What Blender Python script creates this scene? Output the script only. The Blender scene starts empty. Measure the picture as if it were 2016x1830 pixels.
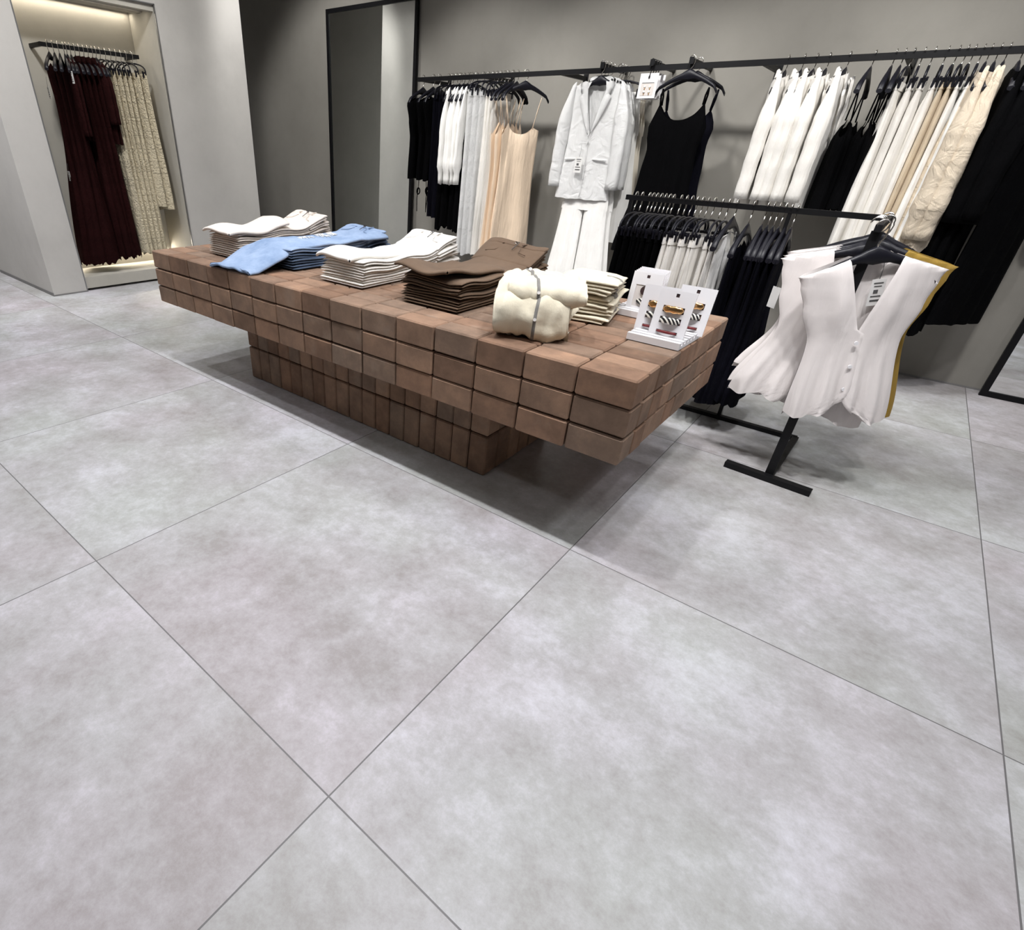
import bpy, math, random
from mathutils import Vector, Matrix, noise
PI = math.pi
SC = bpy.context.scene
COL = SC.collection

# ---------------------------------------------------------------- camera
W_PX, H_PX, F_PX, CX, CY = 2016, 1830, 1065.85, 813.45, 924.41
RW = [[0.759747, 0.649347, 0.033654], [0.354537, -0.370316, -0.858586], [-0.545058, 0.664240, -0.511564]]
cam_d = bpy.data.cameras.new('camera')
cam = bpy.data.objects.new('camera', cam_d); COL.objects.link(cam)
r, d, f = [Vector(v).normalized() for v in RW]
M = Matrix((( r.x, -d.x, -f.x, 1.754), (r.y, -d.y, -f.y, -0.418), (r.z, -d.z, -f.z, 1.274), (0, 0, 0, 1)))
cam.matrix_world = M
cam_d.sensor_fit = 'HORIZONTAL'; cam_d.sensor_width = 36.0
cam_d.lens = 36.0 * F_PX / W_PX
cam_d.shift_x = (W_PX / 2 - CX) / W_PX
cam_d.shift_y = (CY - H_PX / 2) / W_PX
cam_d.clip_start = 0.02; cam_d.clip_end = 100
SC.camera = cam

# ---------------------------------------------------------------- world, exposure, lamps
wd = bpy.data.worlds.new('world'); SC.world = wd; wd.use_nodes = True
wd.node_tree.nodes['Background'].inputs[0].default_value = (1, .97, .93, 1)
wd.node_tree.nodes['Background'].inputs[1].default_value = 0.0
SC.view_settings.view_transform = 'Standard'; SC.view_settings.look = 'None'
SC.view_settings.exposure = 0.0; SC.view_settings.gamma = 1.0
SC.view_settings.use_curve_mapping = False
SC.cycles.use_denoising = True
SC.cycles.max_bounces = 8; SC.cycles.diffuse_bounces = 4; SC.cycles.glossy_bounces = 4
SC.cycles.sample_clamp_indirect = 6.0
CEIL = 3.45
DK, TK = 1.2, 1.75      # strength of the downlights and of the track spots, added fill included

def lamp(kind, name, loc, power, color, target=None, **kw):
    ld = bpy.data.lights.new(name, kind); ld.energy = power; ld.color = color
    for k, v in kw.items(): setattr(ld, k, v)
    o = bpy.data.objects.new(name, ld); COL.objects.link(o); o.location = loc
    if target is not None:
        o.rotation_euler = (Vector(target) - Vector(loc)).to_track_quat('-Z', 'Y').to_euler()
    return o
NEUT = (1.0, .985, .965)
COOL = (.965, .965, 1.0)
WARM = (1.0, .90, .74)
# recessed downlights: a tight row just in front of the table, wider ones over the aisle, then added fill lamps near the back wall
DOWN = [(-2.05, .90, 100), (-.95, .86, 95), (.30, .84, 105), (1.15, .86, 85), (1.72, .90, 80), (1.98, 1.05, 90), (3.1, .6, 25), (-3.1, .3, 95), (-5.0, .2, 110),
        (-1.9, -.9, 20), (-.2, -1.1, 20), (1.5, -1.2, 20), (3.0, -1.2, 20), (-3.6, -1.6, 34), (.5, -3.4, 36), (2.9, 2.5, 45), (-6.2, 2.4, 60), (-1.2, 3.45, 34), (.6, 3.45, 34), (2.4, 3.5, 40)]  # final entries by the back wall are fill, added to lift its lower part
for (x, y, p) in DOWN:
    lamp('SPOT', 'downlight_or_fill', (x, y, CEIL - .03), p * DK, COOL, (x, y, 0), spot_size=math.radians(135), spot_blend=.9, shadow_soft_size=.055)
# track spots aimed at the displays and walls, with added fill at the left
SPOTS = [(-1.5, 2.1, -1.2, 1.85, .7, 20, 46), (0.1, 2.1, 0.1, 1.8, .7, 18, 46), (1.3, 2.05, 1.0, 1.8, .7, 20, 46),
         (-1.7, 2.5, -1.7, 4.40, .95, 112, 66), (-.45, 2.5, -.45, 4.40, .95, 112, 66), (.85, 2.5, .85, 4.40, .95, 112, 66), (2.0, 2.45, 2.0, 4.3, 1.2, 104, 64), (-3.2, 3.0, -3.7, 4.6, 1.3, 86, 75), (-2.7, 2.6, -3.96, 3.2, 1.5, 30, 70),  # last pair is fill, added to brighten the back-left corner and niche wall
         (-2.3, 1.2, -3.96, 1.9, 1.2, 85, 75), (1.15, 1.35, 1.1, 2.85, .8, 70, 42), (1.75, .95, 1.75, 2.35, .75, 55, 38), (-4.6, -.9, -4.7, 1.3, 1.1, 60, 60)]
for (x, y, tx, ty, tz, p, a) in SPOTS:
    lamp('SPOT', 'track_or_fill_spot', (x, y, CEIL - .2), p * TK, NEUT, (tx, ty, tz), spot_size=math.radians(a), spot_blend=.6, shadow_soft_size=.11)
# warm led lines inside the niche
lamp('AREA', 'niche_led_light', (-4.385, 2.17, 2.232), 1.9, WARM, (-4.36, 2.17, 0), shape='RECTANGLE', size=1.08, size_y=.03)
lamp('AREA', 'niche_led_light', (-4.12, 2.17, 2.232), 1.0, WARM, (-4.10, 2.17, 0), shape='RECTANGLE', size=1.0, size_y=.03)
lamp('AREA', 'niche_led_light', (-4.405, 2.17, .27), 4.5, WARM, (-4.2, 2.17, .12), shape='RECTANGLE', size=1.05, size_y=.03)

# ---------------------------------------------------------------- materials
def nt(name):
    m = bpy.data.materials.new(name); m.use_nodes = True
    n = m.node_tree.nodes; l = m.node_tree.links
    return m, n, l, n['Principled BSDF']
def math_node(n, l, op, a, b=None, c=None):
    q = n.new('ShaderNodeMath'); q.operation = op
    for i, v in enumerate((a, b, c)):
        if v is None: continue
        if isinstance(v, (int, float)): q.inputs[i].default_value = v
        else: l.new(v, q.inputs[i])
    return q.outputs[0]
def ramp(n, l, fac, stops):
    q = n.new('ShaderNodeValToRGB'); e = q.color_ramp.elements
    while len(e) < len(stops): e.new(.5)
    for i, (p, c) in enumerate(stops): e[i].position = p; e[i].color = (*c, 1)
    l.new(fac, q.inputs[0]); return q.outputs[0]
def noise_node(n, l, vec, scale, detail=4, rough=.55):
    q = n.new('ShaderNodeTexNoise'); q.inputs['Scale'].default_value = scale
    q.inputs['Detail'].default_value = detail; q.inputs['Roughness'].default_value = rough
    if vec is not None: l.new(vec, q.inputs['Vector'])
    return q.outputs['Fac']
def bump(n, l, bs, h, strength, dist=.01):
    b = n.new('ShaderNodeBump'); b.inputs['Strength'].default_value = strength
    b.inputs['Distance'].default_value = dist; l.new(h, b.inputs['Height']); l.new(b.outputs[0], bs.inputs['Normal'])
def objco(n): return n.new('ShaderNodeTexCoord').outputs['Object']
def sc(c, k): return tuple(min(1, v * k) for v in c)

def plain(name, col, rough=.5, metal=0.0, spec=.5):
    m, n, l, b = nt(name)
    b.inputs['Base Color'].default_value = (*col, 1); b.inputs['Roughness'].default_value = rough
    b.inputs['Metallic'].default_value = metal; b.inputs['Specular IOR Level'].default_value = spec
    f_ = noise_node(n, l, objco(n), 40, 3)
    q = n.new('ShaderNodeMapRange'); l.new(f_, q.inputs[0])
    q.inputs[3].default_value = max(0, rough - .06); q.inputs[4].default_value = min(1, rough + .06)
    l.new(q.outputs[0], b.inputs['Roughness'])
    return m
def fabric(name, col, var=.12, scale=500, bs=.25, sheen=.15, rough=.9, crinkle=0.0, cs=25, vert=True, spec=.2):
    m, n, l, b = nt(name); co = objco(n)
    f1 = noise_node(n, l, co, 9, 5)
    c = ramp(n, l, f1, [(.25, sc(col, 1 - var)), (.75, sc(col, 1 + var * .6))])
    l.new(c, b.inputs['Base Color'])
    b.inputs['Roughness'].default_value = rough; b.inputs['Sheen Weight'].default_value = sheen
    b.inputs['Specular IOR Level'].default_value = spec
    h = noise_node(n, l, co, scale, 2)
    if crinkle:
        v = n.new('ShaderNodeTexNoise'); v.inputs['Scale'].default_value = cs; v.inputs['Detail'].default_value = 6
        v.inputs['Distortion'].default_value = 1.2; l.new(co, v.inputs['Vector'])
        h = math_node(n, l, 'MULTIPLY_ADD', v.outputs['Fac'], crinkle, math_node(n, l, 'MULTIPLY', h, .12))
        bump(n, l, b, h, 1.0, .045)
    else:
        mp = n.new('ShaderNodeMapping'); mp.inputs['Scale'].default_value = (26, 26, 3.2); l.new(co, mp.inputs[0])
        st = n.new('ShaderNodeTexNoise'); st.inputs['Scale'].default_value = 1.0; st.inputs['Detail'].default_value = 5; st.inputs['Distortion'].default_value = .5
        l.new(mp.outputs[0], st.inputs['Vector'])
        v = noise_node(n, l, co, 14, 4)
        h = math_node(n, l, 'MULTIPLY_ADD', h, .05, math_node(n, l, 'ADD', math_node(n, l, 'MULTIPLY', v, .35), math_node(n, l, 'MULTIPLY', st.outputs['Fac'], 1.0 if vert else .2)))
        bump(n, l, b, h, bs * 2.2, .02)
    return m

def floor_mat():
    m, n, l, b = nt('grey_porcelain_tiles'); co = objco(n)
    s = n.new('ShaderNodeSeparateXYZ'); l.new(co, s.inputs[0])
    g = []; idx = []
    for k in (0, 1):
        t = math_node(n, l, 'DIVIDE', s.outputs[k], 1.2)
        idx.append(math_node(n, l, 'FLOOR', t))
        fr = math_node(n, l, 'FRACT', t)
        dd = math_node(n, l, 'ABSOLUTE', math_node(n, l, 'SUBTRACT', fr, .5))
        g.append(math_node(n, l, 'GREATER_THAN', dd, 0.5 - .0016))
    joint = math_node(n, l, 'MAXIMUM', g[0], g[1])
    ci = n.new('ShaderNodeCombineXYZ'); l.new(idx[0], ci.inputs[0]); l.new(idx[1], ci.inputs[1])
    wn = n.new('ShaderNodeTexWhiteNoise'); wn.noise_dimensions = '3D'; l.new(ci.outputs[0], wn.inputs['Vector'])
    off = n.new('ShaderNodeVectorMath'); off.operation = 'MULTIPLY_ADD'
    l.new(wn.outputs['Color'], off.inputs[0]); off.inputs[1].default_value = (37, 53, 29); l.new(co, off.inputs[2])
    big = noise_node(n, l, off.outputs[0], 1.5, 6, .62)
    fine = noise_node(n, l, off.outputs[0], 26, 9, .8)
    warp = n.new('ShaderNodeTexNoise'); warp.inputs['Scale'].default_value = 4.2; warp.inputs['Detail'].default_value = 9
    warp.inputs['Roughness'].default_value = .7; warp.inputs['Distortion'].default_value = .15; l.new(off.outputs[0], warp.inputs['Vector'])
    mix = math_node(n, l, 'ADD', math_node(n, l, 'MULTIPLY', big, .38), math_node(n, l, 'ADD', math_node(n, l, 'MULTIPLY', fine, .30), math_node(n, l, 'MULTIPLY', warp.outputs['Fac'], .32)))
    mix = math_node(n, l, 'ADD', mix, math_node(n, l, 'MULTIPLY', math_node(n, l, 'SUBTRACT', wn.outputs['Value'], .5), .03))
    c = ramp(n, l, mix, [(.40, (.30, .285, .275)), (.5, (.405, .397, .40)), (.60, (.55, .545, .575))])
    hue = noise_node(n, l, off.outputs[0], 1.0, 3)
    tint = ramp(n, l, hue, [(.35, (.96, 1.0, .95)), (.5, (1, 1, 1)), (.65, (1.0, .955, .975))])
    mx = n.new('ShaderNodeMix'); mx.data_type = 'RGBA'; mx.blend_type = 'MULTIPLY'; mx.inputs[0].default_value = 1
    l.new(c, mx.inputs[6]); l.new(tint, mx.inputs[7])
    m2 = n.new('ShaderNodeMix'); m2.data_type = 'RGBA'; l.new(joint, m2.inputs[0]); l.new(mx.outputs[2], m2.inputs[6]); m2.inputs[7].default_value = (.13, .125, .125, 1)
    l.new(m2.outputs[2], b.inputs['Base Color'])
    rr = n.new('ShaderNodeMapRange'); l.new(warp.outputs['Fac'], rr.inputs[0]); rr.inputs[3].default_value = .38; rr.inputs[4].default_value = .56
    l.new(rr.outputs[0], b.inputs['Roughness'])
    b.inputs['Specular IOR Level'].default_value = .42
    h = math_node(n, l, 'SUBTRACT', math_node(n, l, 'MULTIPLY', fine, .12), joint)
    bump(n, l, b, h, .35, .002)
    return m
def plaster(name, col, var=.1):
    m, n, l, b = nt(name); co = objco(n)
    a = noise_node(n, l, co, 1.3, 6, .6); c_ = noise_node(n, l, co, 5.5, 8, .7); v = noise_node(n, l, co, 60, 3)
    mix = math_node(n, l, 'ADD', math_node(n, l, 'MULTIPLY', a, .6), math_node(n, l, 'MULTIPLY', c_, .4))
    c = ramp(n, l, mix, [(.32, sc(col, 1 - var)), (.5, col), (.68, sc(col, 1 + var * .7))])
    l.new(c, b.inputs['Base Color']); b.inputs['Roughness'].default_value = .82; b.inputs['Specular IOR Level'].default_value = .25
    bump(n, l, b, math_node(n, l, 'ADD', math_node(n, l, 'MULTIPLY', c_, .6), math_node(n, l, 'MULTIPLY', v, .1)), .12, .01)
    return m
def brick_mat():
    m, n, l, b = nt('terracotta_brick'); co = objco(n)
    geo = n.new('ShaderNodeNewGeometry'); rnd = geo.outputs['Random Per Island']
    c1 = ramp(n, l, rnd, [(0, (.175, .108, .072)), (.25, (.27, .162, .106)), (.5, (.225, .158, .115)), (.75, (.305, .190, .126)), (1, (.205, .138, .098))])
    off = n.new('ShaderNodeVectorMath'); off.operation = 'MULTIPLY_ADD'; 
    cc = n.new('ShaderNodeCombineXYZ'); [l.new(rnd, cc.inputs[k]) for k in range(3)]
    l.new(cc.outputs[0], off.inputs[0]); off.inputs[1].default_value = (31, 17, 23); l.new(co, off.inputs[2])
    a = noise_node(n, l, off.outputs[0], 9, 7, .65); g = noise_node(n, l, off.outputs[0], 160, 4, .7)
    t = ramp(n, l, a, [(.3, (.72, .72, .72)), (.5, (.95, .95, .95)), (.72, (1.3, 1.27, 1.22))])
    mx = n.new('ShaderNodeMix'); mx.data_type = 'RGBA'; mx.blend_type = 'MULTIPLY'; mx.inputs[0].default_value = 1
    l.new(c1, mx.inputs[6]); l.new(t, mx.inputs[7])
    w = n.new('ShaderNodeTexNoise'); w.inputs['Scale'].default_value = 6; w.inputs['Detail'].default_value = 8; w.inputs['Distortion'].default_value = .3
    l.new(off.outputs[0], w.inputs['Vector'])
    st = math_node(n, l, 'MULTIPLY', math_node(n, l, 'SUBTRACT', w.outputs['Fac'], .60), 3.0)
    q = n.new('ShaderNodeClamp'); l.new(st, q.inputs[0]); q.inputs[2].default_value = .30
    m2 = n.new('ShaderNodeMix'); m2.data_type = 'RGBA'; l.new(q.outputs[0], m2.inputs[0]); l.new(mx.outputs[2], m2.inputs[6]); m2.inputs[7].default_value = (.34, .27, .21, 1)
    l.new(m2.outputs[2], b.inputs['Base Color']); b.inputs['Roughness'].default_value = .86; b.inputs['Specular IOR Level'].default_value = .25
    bump(n, l, b, math_node(n, l, 'ADD', math_node(n, l, 'MULTIPLY', a, .5), math_node(n, l, 'MULTIPLY', g, .35)), .35, .004)
    return m
def mirror_mat():
    m, n, l, b = nt('mirror_glass'); b.inputs['Base Color'].default_value = (.86, .88, .86, 1)
    b.inputs['Metallic'].default_value = 1; b.inputs['Roughness'].default_value = .012
    f_ = noise_node(n, l, objco(n), 2.5, 2)
    q = n.new('ShaderNodeMapRange'); l.new(f_, q.inputs[0]); q.inputs[3].default_value = .005; q.inputs[4].default_value = .02
    l.new(q.outputs[0], b.inputs['Roughness'])
    return m
def stripe_mat():
    m, n, l, b = nt('black_white_stripes'); co = objco(n)
    w = n.new('ShaderNodeTexWave'); w.bands_direction = 'DIAGONAL'; w.inputs['Scale'].default_value = 38; w.inputs['Distortion'].default_value = 1.0
    l.new(co, w.inputs['Vector'])
    c = ramp(n, l, w.outputs['Fac'], [(.55, (.012, .012, .014)), (.62, (.8, .78, .7))]); l.new(c, b.inputs['Base Color'])
    b.inputs['Roughness'].default_value = .3
    return m
def denim(name, dark, light, wear=.5):
    m, n, l, b = nt(name); co = objco(n)
    a = noise_node(n, l, co, 7, 6, .65)
    c = ramp(n, l, a, [(.3, dark), (.7, light)]); l.new(c, b.inputs['Base Color'])
    b.inputs['Roughness'].default_value = .88; b.inputs['Specular IOR Level'].default_value = .2
    w = n.new('ShaderNodeTexWave'); w.bands_direction = 'DIAGONAL'; w.inputs['Scale'].default_value = 260; l.new(co, w.inputs['Vector'])
    bump(n, l, b, math_node(n, l, 'MULTIPLY_ADD', w.outputs['Fac'], .1, math_node(n, l, 'MULTIPLY', noise_node(n, l, co, 30, 4), .4)), .3, .01)
    return m

MT = dict(
    floor=floor_mat(), wall=plaster('taupe_plaster', (.262, .250, .224)), wall2=plaster('pale_plaster', (.50, .485, .46)),
    niche=plaster('niche_plaster', (.46, .44, .39)), ceil=plaster('ceiling_plaster', (.5, .49, .47), .04), brick=brick_mat(),
    black=plain('matte_black_steel', (.004, .004, .005), .5, 0.0, .25), frame=plain('black_frame', (.003, .003, .004), .5, 0.0, .2),
    trimm=plain('grey_metal_trim', (.28, .28, .28), .35, .7), chrome=plain('polished_hook_metal', (.75, .72, .68), .22, 1.0),
    hanger=plain('black_hanger_wood', (.005, .005, .009), .42, 0.0, .3), mirror=mirror_mat(),
    ink=fabric('black_cotton', (.0016, .0016, .002), .2, sheen=0.0, spec=.05), navy=fabric('midnight_black_cloth', (.0028, .0028, .006), .2, sheen=0.0, spec=.08),
    white=fabric('white_linen', (.90, .90, .89), .04, crinkle=.5, cs=9), white2=fabric('white_satin', (.89, .88, .85), .04, rough=.6),
    ivory=fabric('ivory_wool', (.80, .775, .73), .04), cream=fabric('cream_cloth', (.78, .72, .61), .05), beige=fabric('beige_cloth', (.62, .52, .38), .08),
    champ=fabric('champagne_satin', (.80, .64, .48), .05, rough=.45, sheen=.3), peach=fabric('crinkled_peach_cotton', (.84, .72, .56), .05, crinkle=.8, cs=12),
    vest=fabric('stone_white_knit', (.72, .675, .655), .03, bs=.10), mustard=fabric('mustard_knit', (.30, .19, .035), .10),
    burg=fabric('burgundy_crinkle', (.024, .0062, .0062), .3, crinkle=.35, cs=40, sheen=0.0, spec=.05), lace=fabric('cream_lace', (.83, .73, .52), .10, crinkle=1.3, cs=34),
    oat=fabric('oatmeal_denim', (.80, .72, .64), .05, vert=False), wjean=fabric('white_denim', (.85, .82, .76), .04, vert=False), brown=fabric('brown_twill', (.145, .096, .062), .18, sheen=.1, vert=False),
    knit=fabric('cream_knit', (.73, .67, .52), .06, bs=.35, vert=False), grey=fabric('grey_trim_knit', (.25, .24, .22), .35),
    blue=denim('light_blue_denim', (.19, .28, .44), (.37, .47, .64)), dblue=denim('dark_blue_denim', (.045, .065, .105), (.13, .18, .27)),
    thread=fabric('white_threads', (.75, .75, .74), .1), card=plain('white_card', (.76, .75, .76), .5), cardp=plain('pink_grey_card', (.62, .58, .55), .5),
    gold=plain('gold_metal', (.85, .50, .22), .2, 1.0), stripe=stripe_mat(), red=plain('dark_red_enamel', (.13, .006, .008), .3), dark=plain('dark_opening', (.03, .012, .012), .7),
    tag=plain('paper_tag', (.72, .71, .69), .6), print=plain('tag_print', (.08, .08, .08), .6), pearl=plain('pearl', (.85, .83, .8), .2),
)

# ---------------------------------------------------------------- mesh helpers
class MB:
    def __init__(s): s.v = []; s.f = []; s.sm = []
    def quad_grid(s, rows, closed=False, smooth=True):
        b = len(s.v); nr = len(rows); nc = len(rows[0])
        for r_ in rows: s.v += [tuple(p) for p in r_]
        for i in range(nr - 1):
            for j in range(nc if closed else nc - 1):
                k = (j + 1) % nc
                s.f.append((b + i*nc + j, b + i*nc + k, b + (i+1)*nc + k, b + (i+1)*nc + j)); s.sm.append(smooth)
        return b
    def cap(s, base, nc, flip=False):
        idx = list(range(base, base + nc))
        s.f.append(tuple(reversed(idx)) if flip else tuple(idx)); s.sm.append(False)
    def box(s, c, d, rot=None, bev=0.0):
        x, y, z = [k / 2 for k in d]; b = len(s.v)
        if bev <= 0:
            P = [(i*x, j*y, k*z) for k in (-1, 1) for j in (-1, 1) for i in (-1, 1)]
            F = [(0, 2, 3, 1), (4, 5, 7, 6), (0, 1, 5, 4), (2, 6, 7, 3), (0, 4, 6, 2), (1, 3, 7, 5)]
        else:
            P = []
            for k in (-1, 1):
                for j in (-1, 1):
                    for i in (-1, 1):
                        P += [(i*x, j*(y-bev), k*(z-bev)), (i*(x-bev), j*y, k*(z-bev)), (i*(x-bev), j*(y-bev), k*z)]
            def c_(i, j, k): return ((k > 0)*4 + (j > 0)*2 + (i > 0)) * 3
            F = []
            for i in (-1, 1): F.append([c_(i, j, k) for j, k in ((-1, -1), (1, -1), (1, 1), (-1, 1))])
            for j in (-1, 1): F.append([c_(i, j, k) + 1 for i, k in ((-1, -1), (-1, 1), (1, 1), (1, -1))])
            for k in (-1, 1): F.append([c_(i, j, k) + 2 for i, j in ((-1, -1), (1, -1), (1, 1), (-1, 1))])
            for i in (-1, 1):
                for j in (-1, 1): F.append([c_(i, j, -1), c_(i, j, 1), c_(i, j, 1) + 1, c_(i, j, -1) + 1])
                for k in (-1, 1): F.append([c_(i, -1, k), c_(i, 1, k), c_(i, 1, k) + 2, c_(i, -1, k) + 2])
            for j in (-1, 1):
                for k in (-1, 1): F.append([c_(-1, j, k) + 1, c_(1, j, k) + 1, c_(1, j, k) + 2, c_(-1, j, k) + 2])
            for i in (-1, 1):
                for j in (-1, 1):
                    for k in (-1, 1): F.append([c_(i, j, k), c_(i, j, k) + 1, c_(i, j, k) + 2])
        for p in P:
            q = Vector(p)
            if rot is not None: q = rot @ q
            s.v.append((q.x + c[0], q.y + c[1], q.z + c[2]))
        for q in F: s.f.append(tuple(b + i for i in q)); s.sm.append(False)
    def bar(s, a, b_, w, h, up=(0, 0, 1)):
        a = Vector(a); b_ = Vector(b_); dd = b_ - a; L = dd.length; dz = dd.normalized(); u = Vector(up)
        if abs(dz.dot(u)) > .98: u = Vector((0, 1, 0))
        sx = dz.cross(u).normalized(); u2 = sx.cross(dz)
        R_ = Matrix((sx, dz, u2)).transposed()
        s.box((a + b_) / 2, (w, L, h), R_)
    def tube(s, pts, rad, seg=8, caps=True):
        pts = [Vector(p) for p in pts]; n_ = len(pts)
        if not isinstance(rad, list): rad = [rad] * n_
        rows = []; prev = None
        for i, p in enumerate(pts):
            t = (pts[min(i+1, n_-1)] - pts[max(i-1, 0)]).normalized()
            if prev is None:
                a = Vector((0, 1, 0)) if abs(t.y) < .9 else Vector((1, 0, 0))
                u = (a - t * a.dot(t)).normalized()
            else:
                u = (prev - t * prev.dot(t)).normalized()
            prev = u; w = t.cross(u); rr = rad[i]
            ra, rb = rr if isinstance(rr, (list, tuple)) else (rr, rr)
            rows.append([p + u * (ra * math.cos(2*PI*k/seg)) + w * (rb * math.sin(2*PI*k/seg)) for k in range(seg)])
        b = s.quad_grid(rows, closed=True)
        if caps: s.cap(b, seg, True); s.cap(b + (n_-1)*seg, seg)
    def build(s, name, mat, parent=None):
        me = bpy.data.meshes.new(name); me.from_pydata(s.v, [], s.f)
        me.polygons.foreach_set('use_smooth', s.sm); me.validate()
        me.update()
        if mat is not None: me.materials.append(mat)
        o = bpy.data.objects.new(name, me); COL.objects.link(o)
        if parent is not None: o.parent = parent
        return o
def fixn(o):
    import bmesh
    bm = bmesh.new(); bm.from_mesh(o.data); bmesh.ops.remove_doubles(bm, verts=bm.verts, dist=1e-5)
    bmesh.ops.recalc_face_normals(bm, faces=bm.faces); bm.to_mesh(o.data); bm.free(); return o
def empty(name, loc, rz=0.0, rx=0.0, ry=0.0):
    o = bpy.data.objects.new(name, None); COL.objects.link(o); o.location = loc; o.rotation_euler = (rx, ry, rz)
    o.empty_display_size = .05; return o
def tag(o, label, cat, group=None):
    o['label'] = label; o['category'] = cat
    if group: o['group'] = group
    return o
def struct(o): o['kind'] = 'structure'; return o
def lerp(a, b, t): return a + (b - a) * t
def interp(tab, s):
    if s <= tab[0][0]: return tab[0][1]
    for (a, va), (b, vb) in zip(tab, tab[1:]):
        if s <= b:
            t = (s - a) / (b - a); t = t*t*(3 - 2*t) if abs(vb - va) > 1e-9 else t
            return va + (vb - va) * t
    return tab[-1][1]
ORD = ['first', 'second', 'third', 'fourth', 'fifth', 'sixth', 'seventh', 'eighth', 'ninth', 'tenth', 'eleventh', 'twelfth']
NUM = ['no', 'one', 'two', 'three', 'four', 'five', 'six', 'seven', 'eight', 'nine', 'ten', 'eleven', 'twelve']

# ---------------------------------------------------------------- the room
def slab(name, x0, x1, y0, y1, z0, z1, mat):
    b = MB(); b.box(((x0+x1)/2, (y0+y1)/2, (z0+z1)/2), (x1-x0, y1-y0, z1-z0)); return struct(b.build(name, mat))
slab('floor', -10, 5.2, -6, 6, -.12, 0, MT['floor'])
slab('ceiling', -10, 5.2, -6, 6, CEIL, CEIL + .1, MT['ceil'])
slab('wall_back', -10, 5.2, 4.66, 4.86, 0, CEIL, MT['wall'])
slab('wall_right', 5.0, 5.2, -6, 4.66, 0, CEIL, MT['wall2'])
slab('wall_front', -10, 5.0, -6, -5.8, 0, CEIL, MT['wall2'])
slab('wall_left', -10, -9.8, -5.8, 4.66, 0, CEIL, MT['wall2'])
slab('wall_far_left', -7.25, -7.05, .9, 4.66, 0, CEIL, MT['wall2'])
# block with the niche: one mesh of piers, header and back
b = MB()
def bx(b, x0, x1, y0, y1, z0, z1): b.box(((x0+x1)/2, (y0+y1)/2, (z0+z1)/2), (x1-x0, y1-y0, z1-z0))
bx(b, -5.36, -3.96, 1.316, 1.61, 0, CEIL); bx(b, -5.36, -3.96, 2.738, 3.622, 0, CEIL)
bx(b, -5.36, -3.96, 1.61, 2.738, 2.262, CEIL); bx(b, -5.36, -4.43, 1.61, 2.738, 0, 2.262)
struct(b.build('wall_niche', MT['wall2']))
b = MB(); bx(b, -4.43, -3.985, 1.612, 2.736, .022, .122); struct(b.build('trim_1', MT['niche']))
b = MB(); bx(b, -4.43, -4.424, 1.618, 2.73, .122, 2.255); bx(b, -4.424, -3.975, 1.6105, 1.6165, .122, 2.255); bx(b, -4.424, -3.975, 2.7315, 2.7375, .122, 2.255)
bx(b, -4.3, -4.17, 1.617, 2.731, 2.225, 2.262); bx(b, -4.04, -3.975, 1.617, 2.731, 2.215, 2.262)
struct(b.build('trim_2', MT['niche']))
b = MB()
for y in (1.604, 2.738): bx(b, -3.968, -3.952, y - .004, y + .004, 0, 2.266)
bx(b, -3.968, -3.952, 1.60, 2.742, 2.258, 2.266); struct(b.build('trim_3', MT['trimm']))
b = MB(); bx(b, -5.37, -3.957, 1.311, 1.3165, 0, .03); bx(b, -3.9602, -3.956, 1.311, 1.60, 0, .012); bx(b, -3.9602, -3.956, 2.742, 3.622, 0, .012)
struct(b.build('baseboard_niche', plain('grey_floor_seal', (.2, .195, .19), .7)))
b = MB(); bx(b, -10, 5.0, 4.655, 4.6605, 0, .012); struct(b.build('baseboard_back', bpy.data.materials['grey_floor_seal']))
# ---------------------------------------------------------------- mirrors
def mirror(name, p0, width, height, axis, lean, label):
    e = empty(name, p0, axis, lean)
    tag(e, label, 'mirror')
    t = .035; dp = .03; b = MB()
    bx(b, 0, t, 0, dp, 0, height); bx(b, width - t, width, 0, dp, 0, height)
    bx(b, t, width - t, 0, dp, 0, t); bx(b, t, width - t, 0, dp, height - t, height)
    b.build('frame', MT['frame'], e)
    b = MB(); bx(b, t - .002, width - t + .002, .012, .022, t - .002, height - t + .002); b.build('mirror_glass', MT['mirror'], e)
    return e
mirror('standing_mirror', (-3.83, 4.58, 0), 1.29, 2.50, 0.0, -.014, 'tall black framed mirror against the back wall beside the black tops')
mirror('standing_mirror', (2.462, 4.54, 0), 1.25, 2.30, 0.0, -.04, 'black framed floor mirror cut off by the right edge, beyond the black coats')
mirror('standing_mirror', (-6.93, 0.75, 0), 1.3, 2.2, PI/2, -.03, 'black framed mirror glimpsed past the pale pillar at the left edge')

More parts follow.
